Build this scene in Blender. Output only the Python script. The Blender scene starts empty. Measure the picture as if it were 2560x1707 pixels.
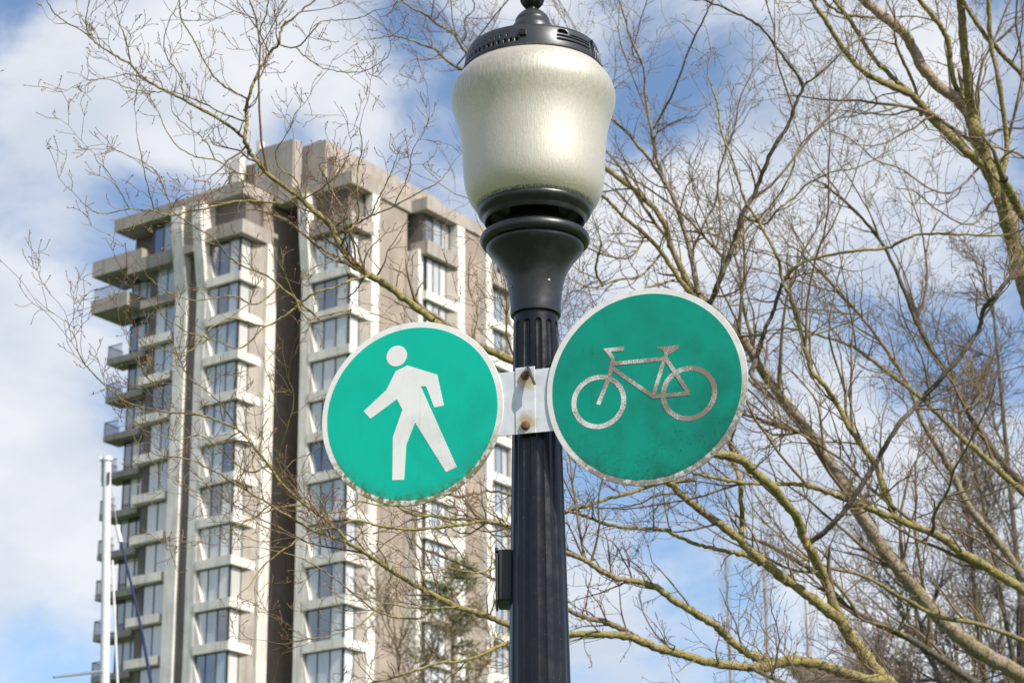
import bpy, math, random
import numpy as np
from mathutils import Vector, Matrix

scene = bpy.context.scene
col = scene.collection
rng = random.Random(7)
R = math.radians

# ------------------------------------------------------------------ camera
F_PX = 6000.0                      # focal length in pixels of a 2560 px wide frame
PITCH, ROLL = R(19.5), 0.0077
CAM = Vector((0, 0, 1.6))
FW = Vector((0, math.cos(PITCH), math.sin(PITCH)))
_r0 = Vector((1, 0, 0)); _u0 = Vector((0, -math.sin(PITCH), math.cos(PITCH)))
RT = _r0 * math.cos(ROLL) - _u0 * math.sin(ROLL)
UP = _u0 * math.cos(ROLL) + _r0 * math.sin(ROLL)
cd = bpy.data.cameras.new('camera'); cam = bpy.data.objects.new('camera', cd); col.objects.link(cam)
cd.sensor_width = 36.0; cd.lens = 36.0 * F_PX / 2560.0
cd.clip_start = 0.1; cd.clip_end = 6000
cam.matrix_world = Matrix(((RT.x, UP.x, -FW.x, CAM.x), (RT.y, UP.y, -FW.y, CAM.y), (RT.z, UP.z, -FW.z, CAM.z), (0, 0, 0, 1)))
cd.dof.use_dof = True; cd.dof.focus_distance = 6.0; cd.dof.aperture_fstop = 12.5
scene.camera = cam

def ray(x, y): return FW + RT * ((x - 1280) / F_PX) + UP * ((853.5 - y) / F_PX)
def at(x, y, Y):
    d = ray(x, y); return CAM + d * (Y / d.y)

# ------------------------------------------------------------------ sky, sun, exposure
SUN_AZ, SUN_EL = 44.0, 41.0        # degrees to the right of straight behind the camera, above the horizon
sdir = Vector((math.sin(R(SUN_AZ)) * math.cos(R(SUN_EL)), -math.cos(R(SUN_AZ)) * math.cos(R(SUN_EL)), math.sin(R(SUN_EL))))
world = bpy.data.worlds.new('World'); scene.world = world; world.use_nodes = True
wn, wl = world.node_tree.nodes, world.node_tree.links
wn.clear()
def W(t, **k):
    n = wn.new(t)
    for a, v in k.items(): setattr(n, a, v)
    return n
def wmath(op, a, b=None, c=None, clamp=False):
    n = W('ShaderNodeMath', operation=op); n.use_clamp = clamp
    for i, v in enumerate((a, b, c)):
        if v is None: continue
        if isinstance(v, (int, float)): n.inputs[i].default_value = v
        else: wl.new(v, n.inputs[i])
    return n.outputs[0]
sky = W('ShaderNodeTexSky', sky_type='NISHITA'); sky.sun_disc = False
sky.sun_elevation = R(SUN_EL); sky.sun_rotation = math.atan2(sdir.x, sdir.y)
sky.altitude = 10; sky.air_density = 1.0; sky.dust_density = 0.6; sky.ozone_density = 1.6
tc = W('ShaderNodeTexCoord')
mp = W('ShaderNodeMapping'); mp.inputs['Scale'].default_value = (1, 1, 1.7)
wl.new(tc.outputs['Generated'], mp.inputs['Vector'])
n1 = W('ShaderNodeTexNoise'); n1.inputs['Scale'].default_value = 7.5; n1.inputs['Detail'].default_value = 9; n1.inputs['Roughness'].default_value = 0.6
n1.inputs['Distortion'].default_value = 0.35
wl.new(mp.outputs[0], n1.inputs['Vector'])
cover = wmath('SUBTRACT', n1.outputs['Fac'], 0.475)
# cloud banks and clear gaps that stand in this part of the sky: (x, y, reach, weight)
BANKS = [(450, 130, 420, .26), (130, 330, 330, .24), (850, 200, 260, .16), (60, 1000, 330, .30), (40, 700, 170, .14), (1850, 520, 330, .29),
         (1600, 640, 260, .16), (100, 1330, 300, .2), (2150, 200, 300, .16), (2350, 560, 260, .10), (1900, 950, 380, .14), (2300, 1400, 420, .17), (1320, 60, 180, .10), (1560, 1500, 300, .17), (2050, 1200, 300, .06),
         (330, 480, 190, -.18), (60, 620, 110, -.10), (720, 330, 120, -.20), (1150, 230, 220, -.13), (1640, 180, 260, -.17), (2380, 900, 260, -.10),
         (20, 40, 130, -.08), (130, 1620, 260, -.06), (1950, 330, 120, -.14), (1020, 60, 110, -.14), (2480, 380, 240, -.06)]
for x, y, reach, wgt in BANKS:
    d = ray(x, y).normalized()
    vm = W('ShaderNodeVectorMath', operation='DISTANCE'); vm.inputs[1].default_value = d
    wl.new(tc.outputs['Generated'], vm.inputs[0])
    f = W('ShaderNodeMapRange', interpolation_type='SMOOTHSTEP'); f.inputs['From Min'].default_value = 0; f.inputs['From Max'].default_value = 1.25 * reach / F_PX
    f.inputs['To Min'].default_value = wgt; f.inputs['To Max'].default_value = 0
    wl.new(vm.outputs['Value'], f.inputs['Value'])
    cover = wmath('ADD', cover, f.outputs[0])
mask = W('ShaderNodeMapRange', interpolation_type='SMOOTHSTEP'); mask.inputs['From Min'].default_value = -0.08; mask.inputs['From Max'].default_value = 0.20
mask.inputs['To Max'].default_value = 0.93
wl.new(cover, mask.inputs['Value'])
n2 = W('ShaderNodeTexNoise'); n2.inputs['Scale'].default_value = 13; n2.inputs['Detail'].default_value = 5
wl.new(mp.outputs[0], n2.inputs['Vector'])
ccol = W('ShaderNodeValToRGB')
ccol.color_ramp.elements[0].position = .35; ccol.color_ramp.elements[0].color = (5.9, 6.4, 7.2, 1)
ccol.color_ramp.elements[1].position = .62; ccol.color_ramp.elements[1].color = (8.0, 8.1, 8.4, 1)
wl.new(n2.outputs['Fac'], ccol.inputs['Fac'])
skyk = W('ShaderNodeMix', data_type='RGBA', blend_type='MULTIPLY'); skyk.inputs['Factor'].default_value = 1
skyk.inputs['B'].default_value = (1.34, 1.39, 1.46, 1)
wl.new(sky.outputs[0], skyk.inputs['A'])
wmix = W('ShaderNodeMix', data_type='RGBA')
wl.new(mask.outputs[0], wmix.inputs['Factor']); wl.new(skyk.outputs['Result'], wmix.inputs['A']); wl.new(ccol.outputs[0], wmix.inputs['B'])
bg = W('ShaderNodeBackground'); bg.inputs['Strength'].default_value = 0.1
wl.new(wmix.outputs['Result'], bg.inputs['Color'])
wo = W('ShaderNodeOutputWorld'); wl.new(bg.outputs[0], wo.inputs['Surface'])

sl = bpy.data.lights.new('sun', 'SUN'); sl.energy = 5.0; sl.angle = R(0.53); sl.color = (1.0, 0.945, 0.87)
sun = bpy.data.objects.new('sun', sl); col.objects.link(sun); sun.location = (10, -10, 30)
sun.rotation_euler = (-sdir).to_track_quat('-Z', 'Y').to_euler()
scene.view_settings.view_transform = 'Standard'; scene.view_settings.look = 'None'
scene.view_settings.exposure = 0.2; scene.view_settings.gamma = 1
scene.cycles.max_bounces = 8; scene.cycles.transparent_max_bounces = 12
try: scene.cycles.use_denoising = True
except Exception: pass

# ------------------------------------------------------------------ material helpers
class NT:
    def __init__(s, name):
        s.m = bpy.data.materials.new(name); s.m.use_nodes = True
        s.n, s.l = s.m.node_tree.nodes, s.m.node_tree.links
        s.n.clear(); s.out = s.n.new('ShaderNodeOutputMaterial')
    def node(s, t, **k):
        n = s.n.new(t)
        for a, v in k.items(): setattr(n, a, v)
        return n
    def set(s, sock, v):
        if isinstance(v, bpy.types.NodeSocket): s.l.new(v, sock)
        else:
            if hasattr(sock.default_value, '__len__') and len(sock.default_value) == 4 and len(v) == 3: v = (*v, 1)
            sock.default_value = v
    def math(s, op, a, b=0.0, clamp=False):
        n = s.node('ShaderNodeMath', operation=op); n.use_clamp = clamp
        s.set(n.inputs[0], a); s.set(n.inputs[1], b); return n.outputs[0]
    def coord(s, kind='Object', scale=(1, 1, 1)):
        t = s.node('ShaderNodeTexCoord'); m = s.node('ShaderNodeMapping'); m.inputs['Scale'].default_value = scale
        s.l.new(t.outputs[kind], m.inputs['Vector']); return m.outputs[0]
    def noise(s, vec, scale, detail=4, rough=.55, out='Fac'):
        n = s.node('ShaderNodeTexNoise'); n.inputs['Scale'].default_value = scale; n.inputs['Detail'].default_value = detail; n.inputs['Roughness'].default_value = rough
        s.l.new(vec, n.inputs['Vector']); return n.outputs[out]
    def range(s, v, a, b, c=0., d=1., smooth=True):
        n = s.node('ShaderNodeMapRange', interpolation_type='SMOOTHSTEP' if smooth else 'LINEAR')
        s.set(n.inputs['Value'], v); n.inputs['From Min'].default_value = a; n.inputs['From Max'].default_value = b
        n.inputs['To Min'].default_value = c; n.inputs['To Max'].default_value = d; return n.outputs[0]
    def mix(s, f, a, b, blend='MIX'):
        n = s.node('ShaderNodeMix', data_type='RGBA', blend_type=blend)
        s.set(n.inputs['Factor'], f); s.set(n.inputs['A'], a); s.set(n.inputs['B'], b); return n.outputs['Result']
    def bump(s, h, strength=.3, dist=.01):
        n = s.node('ShaderNodeBump'); n.inputs['Strength'].default_value = strength; n.inputs['Distance'].default_value = dist
        s.l.new(h, n.inputs['Height']); return n.outputs[0]
    def bsdf(s, color, rough=.6, normal=None, **k):
        b = s.node('ShaderNodeBsdfPrincipled'); s.set(b.inputs['Base Color'], color); s.set(b.inputs['Roughness'], rough)
        for a, v in k.items(): s.set(b.inputs[a.replace('_', ' ')], v)
        if normal is not None: s.l.new(normal, b.inputs['Normal'])
        return b.outputs[0]
    def done(s, sh): s.l.new(sh, s.out.inputs['Surface']); return s.m

def concrete(name, c, var=.18, scale=.6, streak=True):
    t = NT(name); v = t.coord('Object'); a = t.noise(v, scale, 6, .6)
    colr = t.mix(t.range(a, .3, .7), [x * (1 - var) for x in c], [min(1, x * (1 + var * .6)) for x in c])
    if streak:
        s = t.noise(t.coord('Object', (2.2, 2.2, .12)), 1.6, 4, .6)
        colr = t.mix(t.range(s, .48, .72, 0, .75), colr, [x * .55 for x in c])
    return t.done(t.bsdf(colr, .85, t.bump(t.noise(v, 14, 3), .15, .02)))
def plain(name, c, rough=.6, **k):
    t = NT(name); v = t.coord('Object'); a = t.noise(v, 30, 4)
    return t.done(t.bsdf(t.mix(t.range(a, .3, .7), [x * .88 for x in c], [min(1, x * 1.08) for x in c]), rough, **k))

M = {}
def paint_black(name='black_gloss_paint', lo=(.0035, .004, .0058), hi=(.008, .0088, .011), r0=.2, r1=.33, spec=.4):
    t = NT(name); v = t.coord('Object')
    a = t.noise(v, 26, 6, .65); dust = t.range(t.noise(v, 210, 2), .70, .77, 0, .2)
    c = t.mix(t.range(a, .35, .75), lo, hi)
    c = t.mix(dust, c, (.32, .32, .3))
    return t.done(t.bsdf(c, t.range(a, .3, .7, r0, r1), t.bump(t.noise(v, 90, 3), .06, .002), Specular_IOR_Level=spec))
M['black'] = paint_black()
M['black_worn'] = paint_black('worn_black_paint', (.008, .0084, .0095), (.02, .0203, .0215), .30, .42, .7)
M['cap_grey'] = plain('weathered_black_casting', (.028, .029, .031), .36, Specular_IOR_Level=.6)
M['black_dull'] = plain('black_plastic', (.02, .021, .023), .5)
M['dark'] = plain('dark_interior', (.006, .006, .006), .8)
def globe_mat():
    t = NT('frosted_prismatic_globe'); v = t.coord('Object')
    st = t.noise(t.coord('Object', (1, 1, .16)), 230, 3, .6)
    fine = t.noise(v, 420, 2)
    h = t.math('ADD', st, t.math('MULTIPLY', fine, .5))
    nb = t.bump(h, .36, .0025)
    sep = t.node('ShaderNodeSeparateXYZ'); t.l.new(v, sep.inputs[0])
    grime = t.math('MULTIPLY', t.range(t.noise(t.coord('Object', (1, 1, .16)), 170, 6, .75), .34, .66), t.math('MULTIPLY', t.range(sep.outputs['Z'], 4.13, 4.25), t.range(sep.outputs['Z'], 4.318, 4.285)))
    base = t.mix(t.range(t.noise(t.coord('Object', (1, 1, .5)), 260, 3, .8), .36, .64), (.74, .665, .52), (.86, .795, .66))
    base = t.mix(t.math('MULTIPLY', grime, .6), base, (.34, .29, .16))
    moss = t.math('MULTIPLY', t.range(sep.outputs['Z'], 3.957, 3.951), t.range(t.noise(v, 260, 3, .7), .42, .52))
    base = t.mix(moss, base, (.05, .05, .02))
    d = t.node('ShaderNodeBsdfDiffuse'); t.set(d.inputs['Color'], base); t.l.new(nb, d.inputs['Normal'])
    tr = t.node('ShaderNodeBsdfTranslucent'); t.set(tr.inputs['Color'], t.mix(1.0, base, (1, .95, .84), 'MULTIPLY'))
    g = t.node('ShaderNodeBsdfGlossy'); g.inputs['Roughness'].default_value = .45; t.l.new(nb, g.inputs['Normal'])
    m1 = t.node('ShaderNodeMixShader'); m1.inputs[0].default_value = .55; t.l.new(d.outputs[0], m1.inputs[1]); t.l.new(tr.outputs[0], m1.inputs[2])
    fr = t.node('ShaderNodeFresnel'); fr.inputs['IOR'].default_value = 1.5; t.l.new(nb, fr.inputs['Normal'])
    m2 = t.node('ShaderNodeMixShader'); t.l.new(t.math('MULTIPLY', fr.outputs[0], .9, True), m2.inputs[0]); t.l.new(m1.outputs[0], m2.inputs[1]); t.l.new(g.outputs[0], m2.inputs[2])
    g2 = t.node('ShaderNodeBsdfGlossy'); g2.inputs['Roughness'].default_value = .56; g2.inputs['Color'].default_value = (1, .97, .9, 1); t.l.new(nb, g2.inputs['Normal'])
    m3 = t.node('ShaderNodeMixShader'); m3.inputs[0].default_value = .20; t.l.new(m2.outputs[0], m3.inputs[1]); t.l.new(g2.outputs[0], m3.inputs[2])
    return t.done(m3.outputs[0])
M['globe'] = globe_mat()
M['reflector'] = plain('white_reflector', (.85, .84, .8), .4)
M['screw'] = plain('bare_steel', (.30, .29, .27), .5, Metallic=.6)

def sign_mat(name, c, r, dirt_edge, dirt_tone, lean=-.05, algae=(.20, .19, .09), speck=(.10, .085, .06)):
    # object space: x across the sign, y up; algae creeps in from the lower rim, specks of lichen on the face
    t = NT(name); v = t.coord('Object'); sep = t.node('ShaderNodeSeparateXYZ'); t.l.new(v, sep.inputs[0])
    ln = t.node('ShaderNodeVectorMath', operation='LENGTH'); t.l.new(v, ln.inputs[0])
    rim = t.range(ln.outputs['Value'], r * .80, r * .99)
    low = t.range(t.math('ADD', sep.outputs['Y'], t.math('MULTIPLY', sep.outputs['X'], lean)), -.03, -.19)
    n = t.noise(v, 55, 6, .7); n2 = t.noise(v, 240, 3, .65); big = t.noise(v, 9, 5, .6)
    base = t.mix(t.range(big, .34, .66, 0, .4 * dirt_tone), c, [x * .6 + .004 for x in c])
    runs = t.range(t.noise(t.coord('Object', (1, .10, 1)), 70, 4, .65), .55, .74, 0, .42 * dirt_tone)
    base = t.mix(runs, base, [x * .55 + .01 for x in c])
    diag_tone = t.range(t.math('ADD', t.math('MULTIPLY', t.math('ADD', sep.outputs['X'], t.math('MULTIPLY', sep.outputs['Y'], -1.0)), .9), big), .5, .95, 0, .62 * dirt_tone)  # noisy gradient, darker towards the lower right of the sign
    base = t.mix(diag_tone, base, [x * .5 + .003 for x in c])
    al = t.math('MULTIPLY', t.math('MULTIPLY', rim, low), t.range(n, .36, .60))
    base = t.mix(t.math('MULTIPLY', al, dirt_edge, True), base, algae)
    sp = t.math('MULTIPLY', t.range(n2, .60, .68), t.range(t.math('ADD', t.math('MULTIPLY', low, .22), t.noise(v, 16, 4)), .52, .72))
    base = t.mix(t.math('MULTIPLY', sp, dirt_tone, True), base, speck)
    return t.done(t.bsdf(base, t.range(n, .3, .7, .42, .58), t.bump(n2, .05, .001), Specular_IOR_Level=.25))
M['sign_white_l'] = sign_mat('pedestrian_sign_white', (.80, .78, .74), .237, 1.7, .7)
M['sign_green_l'] = sign_mat('pedestrian_sign_green', (.0, .45, .325), .237, .9, .45, algae=(.05, .09, .03))
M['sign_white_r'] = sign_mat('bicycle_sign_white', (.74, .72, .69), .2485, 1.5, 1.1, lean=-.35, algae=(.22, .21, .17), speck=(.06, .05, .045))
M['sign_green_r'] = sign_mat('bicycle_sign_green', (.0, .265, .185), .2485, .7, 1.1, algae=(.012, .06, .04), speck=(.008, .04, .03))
def symbol_bike():
    t = NT('bicycle_symbol_white'); v = t.coord('Object')
    n2 = t.noise(v, 330, 4, .75); big = t.noise(v, 11, 4)
    sep = t.node('ShaderNodeSeparateXYZ'); t.l.new(v, sep.inputs[0])
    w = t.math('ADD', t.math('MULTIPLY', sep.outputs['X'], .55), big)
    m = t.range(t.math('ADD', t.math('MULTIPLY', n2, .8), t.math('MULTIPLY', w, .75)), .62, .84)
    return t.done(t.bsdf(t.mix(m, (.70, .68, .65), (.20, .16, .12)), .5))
M['sign_sym_r'] = symbol_bike()
M['sign_sym_l'] = sign_mat('pedestrian_symbol_white', (.78, .765, .73), .26, .6, .55, algae=(.42, .38, .28))
def plate_mat():
    t = NT('zinc_coated_plate'); v = t.coord('Object')
    base = t.mix(t.range(t.noise(v, 30, 5), .3, .7), (.60, .61, .64), (.70, .71, .73))
    for yy in (.052, -.056):
        dn = t.node('ShaderNodeVectorMath', operation='DISTANCE'); t.l.new(v, dn.inputs[0]); dn.inputs[1].default_value = (0.002, yy, 0)
        k = t.math('MULTIPLY', t.range(t.math('ADD', dn.outputs['Value'], t.math('MULTIPLY', t.noise(v, 60, 4), .03)), .052, .022), .85)
        base = t.mix(k, base, (.46, .32, .12))
    return t.done(t.bsdf(base, .42, Metallic=.15))
M['plate'] = plate_mat()
def rust():
    t = NT('rusted_iron'); v = t.coord('Object'); n = t.noise(v, 300, 5, .7)
    return t.done(t.bsdf(t.mix(t.range(n, .3, .7), (.07, .03, .018), (.26, .13, .07)), .8, t.bump(n, .6, .002)))
M['rust'] = rust()

M['conc_white'] = concrete('pale_concrete', (.74, .69, .62))
M['conc_parapet'] = concrete('beige_concrete', (.38, .33, .285))
M['conc_tan'] = concrete('tan_concrete', (.34, .275, .225))
M['conc_dark'] = concrete('brown_render', (.17, .147, .133))
M['soffit'] = concrete('soffit_concrete', (.30, .26, .23))
M['frame'] = plain('window_frame_bronze', (.05, .055, .06), .4)
def glassy(name, c, refl, var=.3):
    t = NT(name); v = t.coord('Object'); inf = t.node('ShaderNodeObjectInfo')
    folds = t.noise(t.coord('Object', (9, 9, .2)), 3, 2)
    k = t.range(folds, .35, .65, 1 - var, 1)
    hsv = t.node('ShaderNodeHueSaturation'); t.set(hsv.inputs['Color'], c); t.l.new(t.math('MULTIPLY', k, t.range(inf.outputs['Random'], 0, 1, .75, 1.15, False)), hsv.inputs['Value'])
    d = t.bsdf(hsv.outputs[0], .8)
    g = t.node('ShaderNodeBsdfGlossy'); g.inputs['Roughness'].default_value = .04; g.inputs['Color'].default_value = (.92, .95, .97, 1)
    wob = t.bump(t.noise(v, .8, 2), .05, .05); t.l.new(wob, g.inputs['Normal'])
    fr = t.node('ShaderNodeLayerWeight'); fr.inputs['Blend'].default_value = .35
    m = t.node('ShaderNodeMixShader'); t.l.new(t.math('ADD', t.math('MULTIPLY', fr.outputs['Facing'], .4), refl, True), m.inputs[0]); t.l.new(d, m.inputs[1]); t.l.new(g.outputs[0], m.inputs[2])
    return t.done(m.outputs[0])
M['pane_curtain'] = glassy('pane_over_pale_curtain', (.60, .60, .58), .14)
M['pane_sheer'] = glassy('pane_over_sheer_blind', (.44, .47, .48), .18)
M['pane_dark'] = glassy('pane_over_dark_room', (.03, .034, .04), .2)
M['pane_white'] = glassy('pane_over_white_blind', (.74, .72, .68), .10, .12)
def clear_rail():
    t = NT('balustrade_glass'); g = t.node('ShaderNodeBsdfGlossy'); g.inputs['Roughness'].default_value = .05
    tr = t.node('ShaderNodeBsdfTransparent'); tr.inputs['Color'].default_value = (.80, .80, .81, 1)
    m = t.node('ShaderNodeMixShader'); m.inputs[0].default_value = .05; t.l.new(tr.outputs[0], m.inputs[1]); t.l.new(g.outputs[0], m.inputs[2])
    return t.done(m.outputs[0])
M['rail_glass'] = clear_rail()
M['mast_white'] = plain('white_enamel', (.66, .66, .64), .4)
M['sail_blue'] = plain('navy_canvas', (.02, .03, .09), .8)
M['steel'] = plain('steel_wire', (.35, .35, .36), .4, Metallic=.6)

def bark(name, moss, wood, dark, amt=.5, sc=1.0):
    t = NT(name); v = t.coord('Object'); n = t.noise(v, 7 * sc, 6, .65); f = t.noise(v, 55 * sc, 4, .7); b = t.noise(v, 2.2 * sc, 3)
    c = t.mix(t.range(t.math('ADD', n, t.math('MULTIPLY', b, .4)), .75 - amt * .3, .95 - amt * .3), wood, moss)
    c = t.mix(t.range(t.noise(v, 12 * sc, 5, .7), .52, .66, 0, .55), c, [x * .45 for x in wood])  # larger dark patches: shadows of other branches painted into the bark
    c = t.mix(t.range(f, .46, .66, 0, .85), c, dark)  # dark mottling, strengthened for the same painted branch shadows
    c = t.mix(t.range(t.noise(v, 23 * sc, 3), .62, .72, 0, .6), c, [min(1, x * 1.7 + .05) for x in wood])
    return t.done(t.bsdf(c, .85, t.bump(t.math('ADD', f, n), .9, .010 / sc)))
M['bark_moss'] = bark('mossy_bark', (.30, .245, .075), (.30, .22, .13), (.055, .042, .028), .75)
M['bark_grey'] = bark('grey_brown_bark', (.26, .21, .10), (.33, .25, .18), (.06, .048, .038), .35)
M['bark_dark'] = bark('dark_brown_bark', (.12, .10, .05), (.12, .095, .07), (.03, .025, .02), .3)  # darker brown bark used on some limbs
M['bark_pink'] = bark('pinkish_smooth_bark', (.30, .24, .13), (.42, .29, .21), (.12, .085, .06), .15)
def twig(name, a, b):
    t = NT(name); v = t.coord('Object')
    return t.done(t.bsdf(t.mix(t.range(t.noise(v, 3.5, 5, .7), .38, .62), a, b), .8))
M['twig'] = twig('olive_brown_twig_bark', (.155, .095, .055), (.21, .16, .068))
M['twig_dark'] = twig('dark_brown_twig_bark', (.10, .075, .06), (.16, .12, .085))
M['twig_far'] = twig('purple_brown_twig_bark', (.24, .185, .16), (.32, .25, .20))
M['bud'] = twig('reddish_bud_scales', (.24, .085, .05), (.36, .19, .10))
M['needle'] = twig('olive_green_needles', (.10, .115, .04), (.20, .19, .08))
M['grass'] = plain('park_grass', (.06, .10, .03), .9)
def water_mat():
    t = NT('harbour_water'); v = t.coord('Object')
    return t.done(t.bsdf((.02, .05, .06), .12, t.bump(t.noise(v, 1.2, 5), .3, .1)))
M['water'] = water_mat()

# ------------------------------------------------------------------ object helpers
def link(name, me, mat, parent=None, **props):
    o = bpy.data.objects.new(name, me); col.objects.link(o)
    if mat is not None and len(me.materials) == 0: me.materials.append(mat)
    if parent is not None: o.parent = parent
    for k, v in props.items(): o[k] = v
    return o
def thing(name, label, cat, loc=(0, 0, 0), rotz=0, group=None):
    o = bpy.data.objects.new(name, None); col.objects.link(o); o.location = loc; o.rotation_euler = (0, 0, rotz)
    o['label'] = label; o['category'] = cat
    if group: o['group'] = group
    return o
def mesh(name, verts, faces, smooth=False):
    me = bpy.data.meshes.new(name); me.from_pydata([tuple(v) for v in verts], [], [tuple(f) for f in faces]); me.update()
    if smooth: me.polygons.foreach_set('use_smooth', [True] * len(me.polygons))
    return me
def fix_normals(me):
    import bmesh
    b = bmesh.new(); b.from_mesh(me); bmesh.ops.recalc_face_normals(b, faces=b.faces); b.to_mesh(me); b.free()
def boxm(x0, x1, y0, y1, z0, z1, name='box'):
    v = [(x, y, z) for z in (z0, z1) for y in (y0, y1) for x in (x0, x1)]
    f = [(0, 2, 3, 1), (4, 5, 7, 6), (0, 1, 5, 4), (2, 6, 7, 3), (0, 4, 6, 2), (1, 3, 7, 5)]
    return mesh(name, v, f)
def box(name, mat, parent, x0, x1, y0, y1, z0, z1, bevel=0, **p):
    o = link(name, boxm(min(x0, x1), max(x0, x1), min(y0, y1), max(y0, y1), min(z0, z1), max(z0, z1), name), mat, parent, **p)
    if bevel:
        m = o.modifiers.new('bevel', 'BEVEL'); m.width = bevel; m.segments = 2
    return o
def lathe(name, prof, mat, parent, seg=96, smooth=True, sharp=None, **p):
    """prof: list of (radius, z) bottom to top or top to bottom"""
    v, f = [], []
    for r, z in prof:
        for i in range(seg):
            a = 2 * math.pi * i / seg; v.append((r * math.cos(a), r * math.sin(a), z))
    for k in range(len(prof) - 1):
        for i in range(seg):
            j = (i + 1) % seg; f.append((k * seg + i, k * seg + j, (k + 1) * seg + j, (k + 1) * seg + i))
    me = mesh(name, v, f, smooth); fix_normals(me)
    o = link(name, me, mat, parent, **p)
    if smooth:
        try: me.set_sharp_from_angle(angle=R(38))
        except Exception: pass
    return o
def prism(name, poly, z0, z1, mat, parent, **p):
    """poly in local x,y (counter-clockwise), extruded along z"""
    n = len(poly); v = [(x, y, z0) for x, y in poly] + [(x, y, z1) for x, y in poly]
    f = [tuple(range(n))[::-1], tuple(range(n, 2 * n))] + [(i, (i + 1) % n, n + (i + 1) % n, n + i) for i in range(n)]
    me = mesh(name, v, f); fix_normals(me); return link(name, me, mat, parent, **p)
def smooth_line(pts, n):
    P = [np.array(p, float) for p in pts]
    P = [2 * P[0] - P[1]] + P + [2 * P[-1] - P[-2]]
    out = []
    for i in range(1, len(P) - 2):
        for k in range(n):
            t = k / n; a, b, c, d = P[i - 1], P[i], P[i + 1], P[i + 2]
            out.append(.5 * (2 * b + (c - a) * t + (2 * a - 5 * b + 4 * c - d) * t * t + (3 * b - a - 3 * c + d) * t ** 3))
    out.append(P[-2]); return out
def tubes_mesh(name, paths, origin=(0, 0, 0)):
    """paths: list of (points, radii, sides); one mesh made in batches"""
    groups = {}
    for p, r, s in paths: groups.setdefault((len(p), s), []).append((p, r))
    V, Fc, base = [], [], 0
    for (K, S), L in groups.items():
        P = np.array([p for p, _ in L], float); Rr = np.array([r for _, r in L], float); N = len(L)
        T = np.gradient(P, axis=1); T /= np.linalg.norm(T, axis=2, keepdims=True) + 1e-12
        mt = np.abs(T.mean(1)); ref = np.zeros((N, 3)); ref[np.arange(N), mt.argmin(1)] = 1
        n1_ = np.cross(T, ref[:, None, :]); n1_ /= np.linalg.norm(n1_, axis=2, keepdims=True) + 1e-12
        n2_ = np.cross(T, n1_)
        a = 2 * np.pi * np.arange(S) / S
        ring = P[:, :, None, :] + Rr[:, :, None, None] * (np.cos(a)[None, None, :, None] * n1_[:, :, None, :] + np.sin(a)[None, None, :, None] * n2_[:, :, None, :])
        V.append(ring.reshape(-1, 3))
        idx = base + np.arange(N * K * S).reshape(N, K, S); nx = np.roll(idx, -1, axis=2)
        Fc.append(np.stack([idx[:, :-1], nx[:, :-1], nx[:, 1:], idx[:, 1:]], -1).reshape(-1, 4)); base += N * K * S
    V = np.concatenate(V) - np.array(origin); Fc = np.concatenate(Fc)
    me = bpy.data.meshes.new(name); me.vertices.add(len(V)); me.vertices.foreach_set('co', V.ravel())
    nf = len(Fc); me.loops.add(nf * 4); me.loops.foreach_set('vertex_index', Fc.ravel().astype(np.int32))
    me.polygons.add(nf); me.polygons.foreach_set('loop_start', np.arange(nf, dtype=np.int32) * 4); me.polygons.foreach_set('loop_total', np.full(nf, 4, np.int32))
    me.polygons.foreach_set('use_smooth', [True] * nf); me.update(calc_edges=True); me.validate()
    return me
def tube(name, pts, rad, mat, parent, sides=10, **p):
    r = rad if hasattr(rad, '__len__') else [rad] * len(pts)
    return link(name, tubes_mesh(name, [([tuple(q) for q in pts], list(r), sides)]), mat, parent, **p)

# ------------------------------------------------------------------ setting out of view: ground and harbour
o = link('ground', mesh('ground', [(-1500, -300, 0), (1500, -300, 0), (1500, 3000, 0), (-1500, 3000, 0)], [(0, 1, 2, 3)]), M['grass'], kind='structure')
o = link('water', mesh('water', [(-60, 24, .02), (-4.2, 24, .02), (-4.2, 74, .02), (-60, 74, .02)], [(0, 1, 2, 3)]), M['water'], kind='structure')
# ------------------------------------------------------------------ apartment tower
# local x runs along the sunny face, local y along the shaded face, corner of the middle bay at 0,0
ZT = 69.363
tower = thing('apartment_tower', 'beige concrete high rise with stepped bays, white ribs and stacked balconies', 'building', (-11.155, 155.0, 0), R(55))
H = 2.92
FL = [-7.44 - H * k for k in range(14)]          # slab undersides, top floor first
LOW = ZT + FL[-1] - .1
brng = random.Random(3)
def bb(name, mat, x0, x1, y0, y1, z0, z1, parent=tower, **p): return box(name, M[mat], parent, x0, x1, y0, y1, ZT + z0, ZT + z1, **p)
# solid core and lower storeys down to the ground
bb('wall', 'conc_dark', 1.2, 17.5, 7.75, 20.0, -ZT, -.3)
bb('wall', 'conc_dark', 4.0, 17.5, 1.0, 7.75, -ZT, -.3)
bb('wall', 'conc_dark', -2.3, 1.2, 7.75, 11.2, -ZT, -.3)
bb('wall', 'conc_dark', -2.3, 1.2, 12.75, 16.7, -ZT, -.3)
bb('wall', 'conc_dark', -.9, 1.2, 16.7, 19.8, -ZT, -.3)
bb('wall', 'conc_dark', .55, 4.0, .75, 4.2, -ZT, -.3)
bb('wall', 'conc_dark', 7.4, 18.4, -.7, 1.0, -ZT, -.3)
bb('wall', 'conc_tan', 3.2, 6.6, .15, .75, -ZT, -.9)
bb('wall', 'conc_tan', -.75, 4.0, 7.42, 7.75, -ZT, -.9)
bb('wall', 'conc_tan', 11.2, 13.6, -1.25, -.7, -ZT, -.9)
bb('wall', 'conc_dark', -1.4, 1.2, 11.2, 12.75, -ZT, -1.0)
bb('wall', 'conc_dark', -2.7, -2.31, 11.48, 12.42, -ZT, -4.61)
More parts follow.
